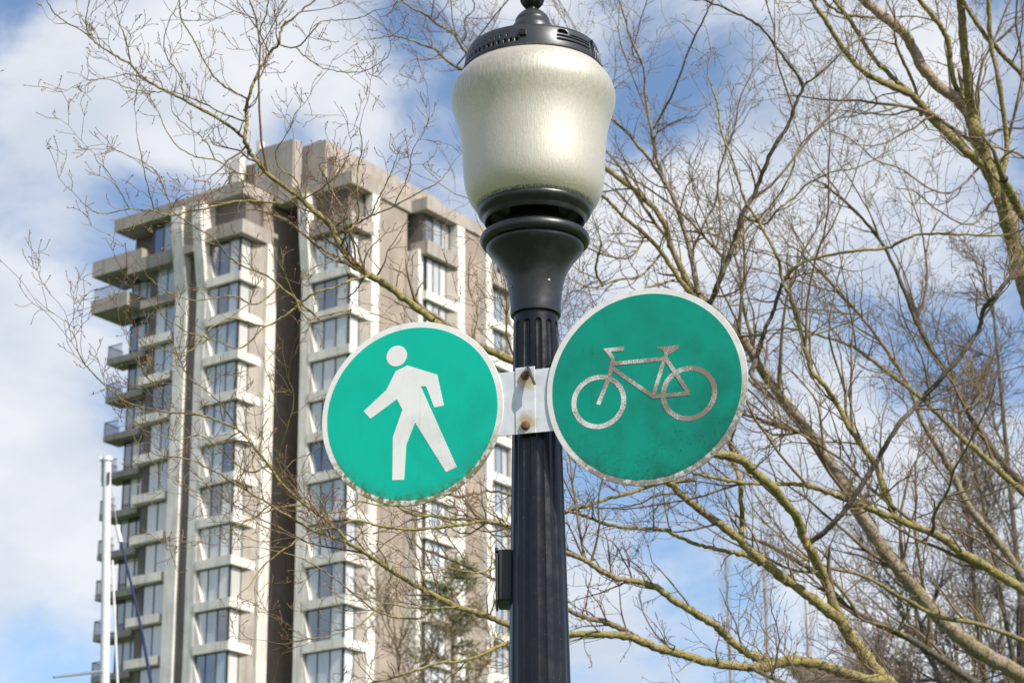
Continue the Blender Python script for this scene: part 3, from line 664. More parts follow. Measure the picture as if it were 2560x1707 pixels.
for pts, w0, w1, dn in [
    ([(867, 1355), (850, 1330), (800, 1290), (760, 1260), (697, 1200), (672, 1162), (633, 1114), (598, 1076), (541, 1050), (500, 1038), (423, 1030), (328, 1010), (270, 970), (230, 930), (200, 890), (185, 830)], 9, 2.5, 8),
    ([(822, 1339), (783, 1326), (725, 1291), (660, 1252), (600, 1215), (540, 1180), (480, 1150), (420, 1140)], 8, 3, 8),
    ([(1271, 1316), (1210, 1303), (1145, 1312), (1064, 1321), (990, 1321), (935, 1310), (883, 1300), (838, 1316), (783, 1329), (725, 1362), (660, 1413), (620, 1470)], 10, 3, 7),
    ([(1271, 1604), (1242, 1617), (1194, 1640), (1145, 1653), (1097, 1656), (1016, 1682), (935, 1705), (880, 1720)], 9, 6, 7),
    ([(1097, 1494), (1060, 1540), (1000, 1545), (930, 1520), (870, 1470), (800, 1420), (740, 1390), (660, 1370)], 6, 2.5, 8), ([(1145, 1517), (1080, 1520), (1020, 1518), (960, 1510), (900, 1560), (820, 1590), (740, 1600)], 6, 2.5, 8),
    ([(672, 1162), (620, 1180), (560, 1130), (500, 1090), (440, 1100), (380, 1080)], 4.5, 2, 8), ([(760, 1260), (690, 1270), (620, 1300), (560, 1330), (500, 1340)], 5, 2, 8),
    ([(1274, 1400), (1200, 1430), (1120, 1420), (1060, 1430), (1000, 1380), (940, 1350)], 5, 2.5, 8), ([(598, 1076), (560, 1020), (520, 980), (470, 940), (440, 880)], 4, 2, 9),
    ([(697, 1200), (700, 1130), (720, 1060), (735, 1000), (720, 940)], 4, 2, 7), ([(423, 1030), (400, 980), (360, 930), (330, 880), (310, 830)], 3.5, 2, 9), ([(990, 1262), (940, 1262), (900, 1255), (850, 1280), (790, 1270), (730, 1230)], 5, 2, 7)]:
    A.limb(pts, (9.5, 9.1), w0, w1, dn * 1.3, (.10, .36), 3, jit=.003)
# boughs rising behind the right-hand sign
A.more = .9; A.big = 1.7; A.sp = 1.3
A.limb([(2640, 2300), (2720, 1950), (2690, 1640), (2640, 1530), (2560, 1476), (2481, 1425), (2404, 1379), (2352, 1343), (2316, 1327), (2244, 1296), (2187, 1276), (2121, 1250), (2054, 1224), (1992, 1209), (1925, 1209), (1843, 1204), (1781, 1193), (1735, 1183)], (11.2, 10.4), 30, 7, 7, (.2, .6), skip=.25)
A.limb([(2238, 1292), (2222, 1250), (2187, 1162), (2145, 1100), (2118, 1059), (2091, 1005), (2064, 967), (2030, 928), (2015, 875), (1996, 806), (1973, 733), (1957, 707), (1950, 664), (1938, 630), (1895, 551), (1859, 495), (1839, 423), (1803, 327), (1793, 260), (1770, 190)], (10.9, 10.6), 17, 4, 8, (.2, .6))
A.limb([(1960, 700), (1992, 664), (2053, 642), (2149, 626), (2218, 619), (2263, 599), (2302, 586), (2397, 586), (2512, 588), (2570, 570)], (10.8, 10.5), 10, 5, 8, (.15, .5))
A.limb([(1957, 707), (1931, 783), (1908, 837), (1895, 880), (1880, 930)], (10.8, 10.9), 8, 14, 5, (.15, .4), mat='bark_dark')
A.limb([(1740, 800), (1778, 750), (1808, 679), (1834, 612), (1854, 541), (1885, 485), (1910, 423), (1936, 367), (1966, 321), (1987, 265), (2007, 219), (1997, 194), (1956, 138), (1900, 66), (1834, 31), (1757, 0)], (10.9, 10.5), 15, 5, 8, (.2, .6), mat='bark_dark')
A.limb([(2007, 215), (2063, 173), (2114, 122), (2165, 87), (2200, 60)], (10.6, 10.5), 6, 4, 8, (.15, .5))
A.limb([(1835, 610), (1880, 560), (1930, 510), (1975, 440), (2000, 365), (2050, 320), (2090, 300)], (10.7, 10.5), 6, 3, 8, (.15, .5))
A.limb([(1860, 540), (1910, 560), (1950, 520), (1990, 490), (2020, 460), (2080, 430), (2140, 420), (2200, 390)], (10.7, 10.5), 6, 3, 8, (.15, .5))
A.build((at(2790, 4010, YA + .4).x, YA + .4, 0))
# --- the tree behind the sign: several grey-brown boughs fanning up
B = Tree('bare_tree', 'bare grey barked tree with boughs fanning up behind the bicycle sign', 23, ('bark_grey', 'twig')); B.more = .85; B.big = 1.7; B.sp = 1.3
B.limb([(3130, 3760), (3110, 3000), (3060, 2400), (2960, 2080), (2780, 1860), (2560, 1693), (2481, 1646), (2404, 1595), (2326, 1518), (2275, 1456), (2223, 1394), (2193, 1348), (2141, 1271), (2115, 1219), (2069, 1147), (2018, 1075), (1966, 1008), (1915, 941), (1870, 868), (1800, 790), (1747, 735)], (14.4, 13.6), 52, 18, 3, (.3, .8), nm='trunk', skip=.4)
for pts, w0, w1, dn, mt in [
    ([(1747, 735), (1727, 638), (1711, 577), (1686, 500), (1655, 444), (1614, 388), (1568, 332), (1533, 301), (1450, 240), (1350, 180), (1250, 130)], 15, 4, 7, None),
    ([(1760, 760), (1732, 730), (1706, 679), (1676, 612), (1660, 556), (1604, 490), (1517, 423), (1430, 360), (1330, 280), (1250, 230), (1160, 177), (1129, 161), (1109, 143), (1086, 123), (1056, 113), (1026, 101), (979, 90), (926, 99)], 18, 3, 6, 'bark_moss'),
    ([(1740, 745), (1706, 709), (1655, 633), (1614, 587), (1568, 551), (1507, 490), (1440, 450)], 14, 7, 6, 'bark_moss'),
    ([(1700, 540), (1686, 500), (1645, 408), (1630, 327), (1614, 245), (1609, 173), (1579, 102), (1558, 31), (1540, -30)], 9, 4, 8, None),
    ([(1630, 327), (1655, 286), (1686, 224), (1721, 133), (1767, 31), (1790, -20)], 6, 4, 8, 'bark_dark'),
    ([(1250, 235), (1169, 136), (1152, 114), (1135, 86), (1112, 71), (1087, 56), (1062, 35), (1038, 25), (1013, 8), (990, -20)], 7, 5, 8, None),
    ([(1150, 112), (1165, 90), (1162, 50), (1185, 25), (1180, -10)], 4, 2.5, 8, None), ([(1109, 143), (1060, 150), (1035, 148), (1010, 165), (1000, 185), (1040, 200)], 3.5, 2, 7, None),
    ([(1727, 640), (1760, 560), (1790, 500), (1800, 420), (1830, 340), (1850, 250), (1880, 180)], 7, 3, 8, None),
    ([(1614, 587), (1580, 640), (1520, 640), (1470, 620), (1430, 600)], 6, 3, 7, 'bark_moss'), ([(1655, 633), (1600, 690), (1540, 700), (1480, 720), (1430, 700)], 7, 3, 7, 'bark_moss'),
    ([(1686, 700), (1620, 720), (1540, 760), (1470, 800)], 7, 5, 6, 'bark_moss'), ([(1507, 715), (1490, 680), (1495, 640), (1502, 612)], 7, 5, 5, 'bark_moss'),
    ([(1711, 577), (1790, 590), (1850, 620), (1930, 640), (2000, 680)], 5, 3, 7, None)]:
    B.limb(pts, (13.6, 13.0), w0, w1, dn, (.2, .6), 3, mat=mt)
B.limb([(2960, 2080), (2850, 1780), (2680, 1560), (2560, 1440), (2519, 1385), (2464, 1318), (2423, 1268), (2393, 1209), (2368, 1159), (2335, 1104), (2305, 1050), (2270, 960), (2220, 880), (2160, 800), (2090, 720), (2010, 640)], (14.5, 13.8), 28, 6, 6, (.25, .7), skip=.2)
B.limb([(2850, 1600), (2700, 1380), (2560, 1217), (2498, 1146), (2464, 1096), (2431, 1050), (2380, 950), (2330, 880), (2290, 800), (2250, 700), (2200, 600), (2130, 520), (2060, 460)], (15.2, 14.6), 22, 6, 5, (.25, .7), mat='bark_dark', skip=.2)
B.limb([(2850, 1480), (2680, 1330), (2560, 1230), (2519, 1197), (2456, 1138), (2402, 1092), (2364, 1054), (2305, 997), (2252, 955), (2183, 902), (2145, 875), (2107, 856), (2015, 829), (1960, 820)], (13.8, 13.2), 20, 5, 8, (.2, .6), mat='bark_moss', skip=.2)
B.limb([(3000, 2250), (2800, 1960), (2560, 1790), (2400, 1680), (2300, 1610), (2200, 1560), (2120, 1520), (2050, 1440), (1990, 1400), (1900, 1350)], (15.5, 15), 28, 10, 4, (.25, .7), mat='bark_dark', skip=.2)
B.limb([(2700, 1640), (2560, 1600), (2450, 1560), (2350, 1540), (2250, 1490), (2160, 1440), (2080, 1420), (2000, 1390)], (13.6, 13.2), 14, 7, 8, (.2, .6), mat='bark_moss')
B.build((at(3130, 3760, 14.4).x, 14.4, 0))
# --- the thick trunk leaning across the upper corner
Cc = Tree('bare_tree', 'bare tree with thick forked trunk in the upper right corner, pinkish bark on one limb', 31, ('bark_grey', 'twig')); Cc.more = .55; Cc.big = .7; Cc.sp = 1.3
Cc.limb([(2900, 3890), (2880, 2900), (2830, 2000), (2760, 1450), (2660, 1000), (2590, 790), (2560, 700), (2543, 638), (2517, 541), (2497, 480), (2461, 393), (2441, 332), (2425, 286)], (12.9, 12.5), 58, 35, 1.5, (.3, .8), nm='trunk', mat='bark_moss', skip=.7)
for pts, w0, w1, dn, mt in [
    ([(2428, 290), (2395, 250), (2344, 214), (2303, 163), (2267, 92), (2226, 56), (2160, 0), (2100, -60)], 30, 23, 3, 'bark_pink'),
    ([(2428, 280), (2420, 204), (2408, 102), (2400, 0), (2395, -60)], 25, 18, 6, 'bark_moss'), ([(2413, 262), (2385, 204), (2369, 102), (2344, 56), (2298, 0), (2270, -40)], 15, 11, 7, 'bark_moss'),
    ([(2515, 535), (2507, 444), (2517, 357), (2497, 204), (2476, 102), (2471, 0), (2468, -40)], 14, 11, 7, 'bark_moss'), ([(2600, 260), (2560, 194), (2471, 97), (2420, 25), (2390, -30)], 14, 9, 7, 'bark_moss'),
    ([(2475, 425), (2456, 413), (2410, 372), (2334, 301), (2288, 245), (2247, 224), (2165, 184), (2104, 117), (2063, 51), (2027, 0), (2000, -40)], 25, 9, 7, 'bark_moss'),
    ([(2300, 262), (2288, 245), (2216, 179), (2175, 133), (2135, 66), (2104, 25), (2070, -20)], 14, 9, 7, 'bark_moss'), ([(2240, 70), (2200, 45), (2130, 40), (2080, 20), (2040, -20)], 9, 6, 7, 'bark_moss'),
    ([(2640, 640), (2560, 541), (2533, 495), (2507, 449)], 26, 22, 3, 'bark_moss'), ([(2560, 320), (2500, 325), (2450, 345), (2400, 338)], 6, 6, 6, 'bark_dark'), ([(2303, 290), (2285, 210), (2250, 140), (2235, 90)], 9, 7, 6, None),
    ([(2517, 357), (2545, 250), (2555, 150), (2540, 60), (2545, -20)], 8, 5, 8, None), ([(2600, 420), (2560, 390), (2500, 370), (2470, 360)], 8, 5, 7, None),
    ([(2456, 413), (2380, 480), (2320, 470), (2250, 420), (2190, 400), (2130, 350), (2080, 330)], 6, 3, 9, None), ([(2497, 480), (2430, 560), (2350, 530), (2290, 480), (2240, 470)], 6, 3, 9, None)]:
    Cc.limb(pts, (12.5, 12.0), w0, w1, dn, (.2, .65), 3, mat=mt)
Cc.build((at(2900, 3890, 12.9).x, 12.9, 0))
# --- finer trees farther back
def far_tree(name, label, seed, px, top, Y, spread_px, mats, nlimb, group=None, base_frac=.25, per=2, thick=.00012):
    t = Tree(name, label, seed, mats, group); t.want_buds = False; b = at(px, top, Y); h = b.z; rg = t.rg
    ground = np.array([b.x, Y, 0.]); sp = spread_px * Y / F_PX * 1.05
    tr = [ground, ground + np.array([.1, 0, h * .2]), ground + np.array([-.1, .1, h * .4]), ground + np.array([0, 0, h * .62])]
    line = smooth_line(tr, 5); t.limbs.append(([np.array(q) for q in line], [h * .016 * (1 - .6 * i / len(line)) for i in range(len(line))], 'trunk', None, 20))
    for k in range(nlimb):
        f = rg.uniform(base_frac, .62); s0 = ground + np.array([0, 0, h * f]); az = rg.uniform(0, 6.28); out = sp * rg.uniform(.4, 1.0) * (1.1 - .3 * f)
        z1 = h * rg.uniform(.55, 1.0); e = ground + np.array([math.cos(az) * out, math.sin(az) * out, z1])
        mid = (s0 + e) / 2 + np.array([rg.uniform(-.2, .2), rg.uniform(-.2, .2), -.06 * h])
        ln = smooth_line([s0, mid, e], 8); r0 = h * .005
        t.limbs.append(([np.array(q) for q in ln], [r0 * (1 - .85 * i / len(ln)) for i in range(len(ln))], 'branch', None, 8))
        for i in range(4, len(ln) - 1):
            T = tuple(norm(np.array(ln[i + 1]) - np.array(ln[i])))
            for _ in range(per): t.shoot(tuple(ln[i]), t.side(T, .5), h * rg.uniform(.06, .14), h * .0012, 3, h * .085, Y * thick)
    return t.build(tuple(ground), bud_mesh=False)
far_tree('bare_tree', 'dark fine twigged bare tree beyond the boughs at the right edge', 41, 2480, 520, 24, 420, ('bark_dark', 'twig_dark'), 4, per=1)
far_tree('bare_tree', 'pale brown bare tree low in front of the tower', 47, 1150, 1230, 30, 330, ('bark_grey', 'twig'), 7, per=1)
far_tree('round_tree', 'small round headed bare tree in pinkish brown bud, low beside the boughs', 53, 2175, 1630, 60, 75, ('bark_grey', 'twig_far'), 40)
# --- Lombardy poplars in the distance
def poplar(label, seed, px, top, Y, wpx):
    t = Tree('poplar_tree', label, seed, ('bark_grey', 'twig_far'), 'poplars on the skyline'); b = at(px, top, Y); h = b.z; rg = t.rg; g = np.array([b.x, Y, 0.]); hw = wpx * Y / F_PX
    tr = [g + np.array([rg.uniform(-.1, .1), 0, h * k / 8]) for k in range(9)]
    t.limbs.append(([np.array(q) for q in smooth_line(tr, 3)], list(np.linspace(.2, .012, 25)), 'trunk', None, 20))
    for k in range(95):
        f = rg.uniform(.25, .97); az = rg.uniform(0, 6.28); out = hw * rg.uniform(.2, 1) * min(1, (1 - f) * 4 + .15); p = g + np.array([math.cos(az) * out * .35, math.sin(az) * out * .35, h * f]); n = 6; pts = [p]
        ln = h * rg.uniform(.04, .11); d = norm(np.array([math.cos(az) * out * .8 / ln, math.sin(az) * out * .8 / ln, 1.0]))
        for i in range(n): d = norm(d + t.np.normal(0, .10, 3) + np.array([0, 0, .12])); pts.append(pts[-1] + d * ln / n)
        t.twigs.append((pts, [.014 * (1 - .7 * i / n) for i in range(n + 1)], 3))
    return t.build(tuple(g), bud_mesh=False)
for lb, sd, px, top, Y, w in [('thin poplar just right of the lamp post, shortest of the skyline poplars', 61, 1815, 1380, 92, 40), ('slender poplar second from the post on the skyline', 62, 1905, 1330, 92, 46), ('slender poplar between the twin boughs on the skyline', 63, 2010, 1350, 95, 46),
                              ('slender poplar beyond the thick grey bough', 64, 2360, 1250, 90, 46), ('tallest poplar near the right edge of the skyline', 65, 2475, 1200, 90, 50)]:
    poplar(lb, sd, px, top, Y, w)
# --- the evergreens low in front of the tower and beyond the boughs
def conifer(label, seed, px, top, Y, wpx):
    o_b = at(px, top, Y); h = o_b.z; g = np.array([o_b.x, Y, 0.]); rg = random.Random(seed); npr = np.random.RandomState(seed)
    o = thing('pine_tree', label, 'tree', tuple(g), 0, 'evergreens low in the picture')
    tube('trunk', [(0, 0, 0), (.1, 0, h * .5), (0, 0, h * .98)], [.22, .14, .02], M['bark_grey'], o)
    hw = wpx * Y / F_PX; br, nd = [], []
    for k in range(70):
        f = rg.uniform(.45, .99); az = rg.uniform(0, 6.28); L = hw * (1.15 - f) * 1.7 * rg.uniform(.6, 1.1) + .25; p = np.array([0, 0, h * f]); d = np.array([math.cos(az), math.sin(az), rg.uniform(-.15, .35)]); pts = [p]
        for i in range(6): d = norm(d + npr.normal(0, .12, 3)); pts.append(pts[-1] + d * L / 6)
        br.append((pts, [.03 * (1 - .8 * i / 6) for i in range(7)], 4))
        for i in range(1, 7):
            for _ in range(16):
                q = pts[i] + npr.normal(0, .10, 3); e = norm(d + npr.normal(0, .8, 3) + np.array([0, 0, .3])) * rg.uniform(.10, .24); nd.append(([q, q + e * .5, q + e], [.012, .014, .002], 3))
    link('branches', tubes_mesh('branches', br), M['bark_grey'], o, kind='stuff'); link('needles', tubes_mesh('needles', nd), M['needle'], o, kind='stuff')
conifer('olive green pine low in front of the tower beside the post', 71, 1130, 1390, 60, 150)
conifer('small green pine top low under the mossy boughs right of the post', 73, 2010, 1650, 62, 60)
# ------------------------------------------------------------------ street lamp
LX, LY = 0.0597, 5.63
def lz(y): return at(1339, y, LY).z
def lr(hw, y):
    z = lz(y); return hw * (LY * math.cos(PITCH) + (z - CAM.z) * math.sin(PITCH)) / F_PX
def LP(L): return [(lr(h, y), lz(y)) for h, y in L]
lamp = thing('street_lamp', 'black fluted street lamp post with frosted cream glass globe and vented cap', 'street lamp', (LX, LY, 0))
# fluted pole: twelve flutes with round tops, slight taper
z_top, z_fl, z_bot = lz(786), lz(812), 0.62
def pole_r(z):
    ta, tb = lz(800), lz(1700); t = (ta - z) / (ta - tb); ra, rb = lr(55.5, 800), lr(77.5, 1700)
    return ra + (rb - ra) * max(-.1, min(t, 1)) + (.004 * max(0, t - 1))
SEG = 12 * 20
zs = [z_top] + [z_fl + .008 - .0016 * k for k in range(0, 18)] + [z_fl - .03 - .10 * k for k in range(1, 40) if z_fl - .03 - .10 * k > z_bot] + [z_bot]
v, f = [], []
for z in zs:
    for i in range(SEG):
        a = 360 * i / SEG; dd = ((a - 90 * 3 - 6 + 15) % 30) - 15
        e = abs(dd) / 8.6; h = max(0, (z - (z_fl - .013)) / .013)
        q = 1 - e * e - h * h
        dep = (.0028 + .0027 * max(0, min(1, (z - 3.05) / .5))) * math.sqrt(q) if q > 0 else 0
        if e >= 1: dep = 0
        r = pole_r(z) - dep; v.append((r * math.cos(R(a)), r * math.sin(R(a)), z))
for k in range(len(zs) - 1):
    for i in range(SEG):
        j = (i + 1) % SEG; f.append((k * SEG + i, (k + 1) * SEG + i, (k + 1) * SEG + j, k * SEG + j))
me = mesh('pole', v, f, True)
try: me.set_sharp_from_angle(angle=R(30))
except Exception: pass
link('pole', me, M['black'], lamp)
lathe('base', [(.001, .64), (.095, .64), (.11, .60), (.10, .56), (.13, .30), (.15, .12), (.19, .08), (.19, .0)], M['black'], lamp, 64)
# flared collar with its bead, and the neck that carries the globe
collar = lathe('collar', LP([(50, 790), (62.5, 790), (63.5, 786), (63, 770), (64.5, 750), (67, 730), (71, 708), (77, 690), (85, 674), (95, 658), (106, 644), (116, 633), (121, 626), (122.5, 621), (121, 616), (112, 613), (100, 611)]), M['black_worn'], lamp)
bead = [(124 + 13.5 * math.cos(R(a)), 602 + 14 * math.sin(R(a))) for a in range(80, -105, -12)]
lathe('bead', LP([(108, 616)] + bead + [(112, 584), (100, 578), (90, 570), (80, 558), (72, 548), (66, 540), (62, 530), (60, 500)]), M['black_worn'], lamp)
lathe('globe_holder', LP([(60, 516), (84, 517), (100, 521), (112, 530), (118, 545), (121, 556), (124.5, 559), (127, 556), (128.5, 549), (131, 545), (137, 541), (141, 536), (143, 530), (142.5, 525), (139.5, 522), (132, 521), (60, 521)]), M['black_worn'], lamp)
def lscrew(px, py, rr, ang):
    # small countersunk screw on the collar
    z = lz(py); rad = np.interp(z, sorted(p[1] for p in cprof), [p[0] for p in sorted(cprof, key=lambda p: p[1])]) + .0003
    m = lathe('screw', [(.0005, .0022), (.0018, .0022), (.0036, .0012), (.0040, 0)], M['screw'], collar, 14)
    a = R(ang); n = Vector((math.cos(a), math.sin(a), 0)); m.rotation_euler = n.to_track_quat('Z', 'Y').to_euler(); m.location = (rad * n.x, rad * n.y, z)
cprof = LP([(63, 770), (64.5, 750), (67, 730), (71, 708), (77, 690)])
lscrew(0, 727, 0, 270 - 62); lscrew(0, 722, 0, 270 + 29)
# globe: thin translucent shell
gl = [(138, 527), (143, 523), (149, 517), (158, 506), (166, 492), (172, 474), (175.5, 452), (177.5, 425), (178.5, 400), (180.5, 370), (184, 340), (190, 312), (197, 290), (202.5, 272), (205.5, 257), (205, 243), (202, 230), (196, 217), (188, 205), (181, 197), (176, 191), (173.5, 186)]
glp = LP(gl); sm = smooth_line([(r, z, 0) for r, z in glp], 3)
lathe('globe', [(p[0], p[1]) for p in sm], M['globe'], lamp, 160)
# inside the globe: lamp socket, tube and the reflector plate under the cap
lathe('lamp_socket', [(.001, lz(505)), (.05, lz(505)), (.045, lz(470)), (.03, lz(455)), (.03, lz(440)), (.001, lz(440))], M['reflector'], lamp, 32)
lathe('lamp_bulb', [(.022, lz(441)), (.024, lz(420)), (.04, lz(380)), (.045, lz(330)), (.04, lz(300)), (.02, lz(285)), (.001, lz(282))], M['reflector'], lamp, 32)
lathe('inner_reflector', [(lr(168, 186), lz(188)), (.08, lz(178)), (.001, lz(176))], M['reflector'], lamp, 64)
# cap: band with punched vents over a dark liner
NS, NR = 288, 16
yb, yt = 187, 137
def band_pt(i, k):
    t = k / NR; a = R(270 + 360 * i / NS); y = yb + (yt - yb) * t; hw = 172.5 - 8.5 * t ** 2.2
    r = lr(hw, y); return (r * math.cos(a), r * math.sin(a), lz(y))
holes = set()
def deg_cells(d0, d1): return range(round(d0 / 360 * NS), round(d1 / 360 * NS))
for n in range(15):            # two rows of round vents on the side facing left
    c = round((-88 + n * 5.2) / 360 * NS)
    for dk in (3, 4, 5): holes |= {(c % NS, dk), ((c + 1) % NS, dk)}
    if n < 13:
        for dk in (8, 9): holes.add(((c + 2) % NS, dk))
    if n in (2, 5, 8, 11): holes |= {((c + 1) % NS, 12)}
for i in deg_cells(21, 30): holes |= {(i, 11), (i, 12)}       # latch eye
for i in deg_cells(22, 29): holes.add((i, 13))
for i in deg_cells(20, 55): holes |= {(i, 8), (i, 5)}
for i in deg_cells(32, 55): holes.add((i, 10))
for d in (61, 66, 71, 76, 81, 86):
    i = round(d / 360 * NS); holes |= {(i, k) for k in range(2, 11)} | {(i + 1, k) for k in range(2, 11)}
v = [band_pt(i, k) for k in range(NR + 1) for i in range(NS)]
f = [(k * NS + i, k * NS + (i + 1) % NS, (k + 1) * NS + (i + 1) % NS, (k + 1) * NS + i) for k in range(NR) for i in range(NS) if (i, k) not in holes]
me = mesh('cap_band', v, f, True); band = link('cap_band', me, M['cap_grey'], lamp)
sd = band.modifiers.new('thick', 'SOLIDIFY'); sd.thickness = .0045; sd.offset = -1
lathe('cap_liner', LP([(160, 188), (156, 138)]), M['dark'], band, 64)
lathe('cap_top', LP([(164, 137), (163, 134.5), (158, 132), (120, 124), (80, 112), (58, 98), (55, 88), (54, 76), (51, 70), (46, 63), (43, 57), (42.5, 54), (43, 52), (41.5, 50), (38, 44), (31, 37), (22, 31), (15, 28), (12, 26), (12, 22)]), M['cap_grey'], lamp)
lathe('cap_gasket', LP([(178, 190), (178.5, 188.5), (174, 187), (168, 187)]), M['black_dull'], lamp, 96)
box('cap_latch', M['black'], band, lr(172, 160) * math.sin(R(-7.5)) - .012, lr(172, 160) * math.sin(R(-7.5)) + .006, -lr(172, 160) - .0035, -lr(172, 160) + .008, lz(166), lz(152), .0015)
rib_o = box('cap_rib', M['black'], band, -.0022, .0022, -.002, .004, lz(186), lz(142), .0012)
a = R(270 + 58.5); rib_o.location = (lr(171, 165) * math.cos(a), lr(171, 165) * math.sin(a), 0); rib_o.rotation_euler = (0, 0, R(58.5))
fp = LP([(12, 23), (17, 20), (23, 12), (26, 4), (27, -6), (23, -18), (16, -30), (13, -44), (18, -58), (14, -76), (1, -90)])
v, f = [], []                  # leafy finial: eight lobes
for r, z in fp:
    for i in range(48):
        an = 2 * math.pi * i / 48; rr = r * (1 + .16 * math.cos(8 * an)); v.append((rr * math.cos(an), rr * math.sin(an), z))
for k in range(len(fp) - 1):
    for i in range(48): f.append((k * 48 + i, k * 48 + (i + 1) % 48, (k + 1) * 48 + (i + 1) % 48, (k + 1) * 48 + i))
link('finial', mesh('finial', v, f, True), M['black'], lamp)
# small black box strapped to the far left of the pole
zc = lz(1440)
bx = box('junction_box', M['black_dull'], lamp, -.097, -.055, -.005, .10, lz(1500), lz(1372), .004)
box('lid', M['black_dull'], bx, -.104, -.0975, -.012, .104, lz(1503), lz(1384), .003)
box('hinge', M['black_dull'], bx, -.105, -.0965, -.002, .09, lz(1378), lz(1366), .003)
box('clamp_plate', M['black_dull'], bx, -.06, -.045, .01, .08, lz(1488), lz(1385))
# ------------------------------------------------------------------ the two round signs and their bracket
PSI = R(17.0)
SN = Vector((-math.sin(PSI), -math.cos(PSI), 0)); SU = Vector((math.cos(PSI), -math.sin(PSI), 0))
SP0 = at(1312, 1000, 5.555)
def on_sign(x, y, off=0.0):
    d = ray(x, y); p0 = SP0 + SN * off; return CAM + d * (((p0 - CAM).dot(SN)) / d.dot(SN))
SROT = Matrix((SU, Vector((0, 0, 1)), SN)).transposed().to_4x4()        # local x right, y up, z towards the viewer
def sign_thing(name, label, cat, p):
    o = thing(name, label, cat); o.matrix_world = Matrix.Translation(p) @ SROT; return o
def disc(name, r, z0, z1, mat, parent, seg=128, rim=.0):
    v, f = [], []
    prof = [(0.0001, z1), (r - rim, z1), (r, z1 - rim), (r, z0), (.0001, z0)]
    for rr, z in prof:
        for i in range(seg):
            a = 2 * math.pi * i / seg; v.append((rr * math.cos(a), rr * math.sin(a), z))
    for k in range(4):
        for i in range(seg): f.append((k * seg + i, (k + 1) * seg + i, (k + 1) * seg + (i + 1) % seg, k * seg + (i + 1) % seg))
    me = mesh(name, v, f); fix_normals(me); return link(name, me, mat, parent)
def to_local(p0, x, y):
    q = on_sign(x, y) - p0; return (q.dot(SU), q.z)
# pedestrian sign
pL = on_sign(1029.6, 1032.4)
ped = sign_thing('pedestrian_sign', 'round green walking person sign with white border and mossy lower rim', 'sign', pL)
disc('plate', .2372, -.0015, .0015, M['sign_white_l'], ped, rim=.0008)
disc('green_field', .2222, .0016, .0021, M['sign_green_l'], ped)
ZX = lambda x, y: to_local(pL, 780 + x / 3.0746, 780 + y / 3.0746)
hc = ZX(654, 340); he = [ZX(575, 340), ZX(733, 335)]
hr = (he[1][0] - he[0][0]) / 2 * 1.0
prism('head', [(hc[0] + hr * math.cos(2 * math.pi * i / 40), hc[1] + hr * math.sin(2 * math.pi * i / 40)) for i in range(40)], .0022, .0027, M['sign_sym_l'], ped)
body = [(735, 412), (965, 483), (1017, 720), (942, 735), (880, 573), (838, 572), (1116, 1192), (1032, 1231), (795, 850), (727, 1022), (711, 1290), (620, 1293), (624, 962), (698, 752), (655, 671), (452, 822), (400, 764), (575, 600), (646, 456)]
bp = [ZX(*p) for p in body]
prism('walking_figure', bp[::-1], .0022, .0027, M['sign_sym_l'], ped)
# bicycle sign
pR = on_sign(1615.6, 964.3)
bik = sign_thing('bicycle_sign', 'round dark green bicycle sign with white border and grimy lichen specks', 'sign', pR)
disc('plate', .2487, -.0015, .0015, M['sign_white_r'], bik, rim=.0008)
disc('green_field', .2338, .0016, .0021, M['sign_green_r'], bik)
ZY = lambda x, y: to_local(pR, 1340 + x / 2.852, 690 + y / 2.852)
def ring(name, cx, cy, hw, wpx, z0=.0022, z1=.0027):
    c = ZY(cx, cy); e = ZY(cx + hw, cy); r1 = e[0] - c[0]; r0 = r1 - wpx / 2.852 * .00104
    v, f, n = [], [], 72
    for r, z in ((r1, z1), (r1, z0), (r0, z0), (r0, z1)):
        for i in range(n): a = 2 * math.pi * i / n; v.append((c[0] + r * math.cos(a), c[1] + r * math.sin(a), z))
    for k in range(4):
        for i in range(n): f.append((k * n + i, ((k + 1) % 4) * n + i, ((k + 1) % 4) * n + (i + 1) % n, k * n + (i + 1) % n))
    me = mesh(name, v, f); fix_normals(me); link(name, me, M['sign_sym_r'], bik); return c, r1
ring('wheel', 449, 898, 197, 34); ring('wheel', 1091, 838, 203, 34)
def strip(pts, w):
    """outline of a polyline of even width"""
    P = [Vector(p) for p in pts]; L_, R_ = [], []
    for i, p in enumerate(P):
        a = (P[i] - P[i - 1]).normalized() if i else None; b = (P[i + 1] - P[i]).normalized() if i < len(P) - 1 else None
        t = (a + b).normalized() if a and b else (a or b); nrm = Vector((-t.y, t.x)); k = 1 / max(.4, nrm.dot(Vector((-(b or a).y, (b or a).x))))
        L_.append(p + nrm * w / 2 * k); R_.append(p - nrm * w / 2 * k)
    return [tuple(q) for q in L_] + [tuple(q) for q in R_[::-1]]
def bar(name, pts, wpx, lift):
    loc = [ZY(*p) for p in pts]; poly = strip(loc, wpx / 2.852 * .00104)
    prism(name, poly, .0022, .0027 + lift, M['sign_sym_r'], bik)
bar('fork', [(540, 640), (522, 725), (445, 918)], 28, .0001)
bar('handlebar', [(628, 520), (506, 530), (548, 585), (543, 655)], 27, .0002)
bar('top_tube', [(545, 628), (928, 590)], 27, .0003)
bar('down_tube', [(548, 660), (840, 862)], 27, .00015)
bar('seat_tube', [(935, 545), (912, 610), (835, 862)], 26, .00025)
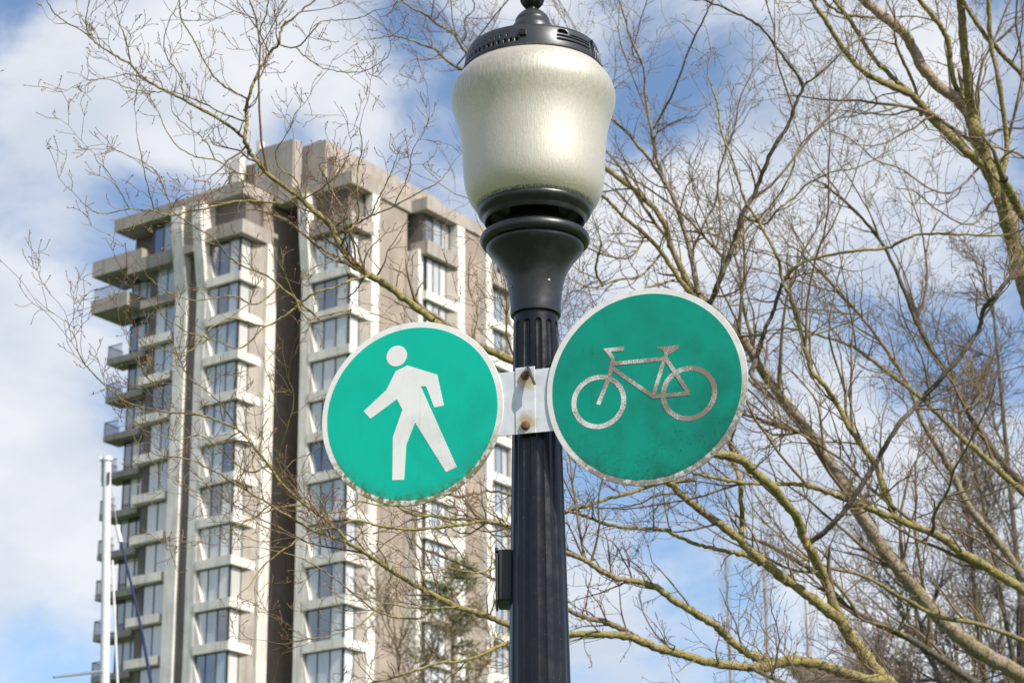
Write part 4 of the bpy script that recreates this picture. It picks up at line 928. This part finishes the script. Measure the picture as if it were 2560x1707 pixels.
bar('chain_stay', [(830, 862), (1095, 838)], 27, .00035)
bar('seat_stay', [(925, 585), (1092, 838)], 27, .0004)
prism('saddle', [ZY(*p) for p in [(858, 512), (1022, 492), (1012, 524), (950, 562), (920, 562), (905, 530)]][::-1], .0022, .00275, M['sign_sym_r'], bik)
# bracket behind the discs
pB = on_sign(1314, 1001)
br = sign_thing('sign_bracket', 'pale metal bracket plate bolted to the lamp post between two green signs', 'bracket', pB)
box('plate', M['plate'], br, -.155, .155, -.083, .079, -.006, -.003, .0008)
box('strap', M['plate'], br, -.026, .024, -.0835, .0865, -.0028, -.0005, .0008)
box('spacer', M['black_dull'], br, -.03, .03, -.07, .075, -.028, -.0065)
for zz, nm in ((.064, 'bolt'), (-.064, 'bolt')):
    v, f = [], []
    prof = [(.0001, .008), (.006, .008), (.0095, .006), (.0115, .003), (.0115, .0014)]
    for r, z in prof:
        for i in range(20):
            a = 2 * math.pi * i / 20; v.append((r * math.cos(a), r * math.sin(a) + zz, z + (.0012 * math.cos(6 * a) if r > .006 else 0)))
    for k in range(4):
        for i in range(20): f.append((k * 20 + i, (k + 1) * 20 + i, (k + 1) * 20 + (i + 1) % 20, k * 20 + (i + 1) % 20))
    link(nm, mesh(nm, v, f, True), M['rust'], br)
strap_pts = smooth_line([(.006, .088, .006), (.014, .066, .022), (.024, .045, .030), (.030, .028, .030)], 5)
v, f = [], []
for i, p in enumerate(strap_pts):
    v += [(p[0] - .0012, p[1], p[2]), (p[0] + .0012, p[1] + .0004, p[2]), (p[0] + .004, p[1] + .001, p[2] - .018 + .012 * i / len(strap_pts)), (p[0] + .0016, p[1] + .001, p[2] - .018 + .012 * i / len(strap_pts))]
for i in range(len(strap_pts) - 1):
    for k in range(4): f.append((i * 4 + k, i * 4 + (k + 1) % 4, (i + 1) * 4 + (k + 1) % 4, (i + 1) * 4 + k))
f += [(0, 3, 2, 1), tuple(len(v) - 4 + k for k in range(4))]
me = mesh('cut_band', v, f); fix_normals(me); link('cut_band', me, M['black_dull'], br)
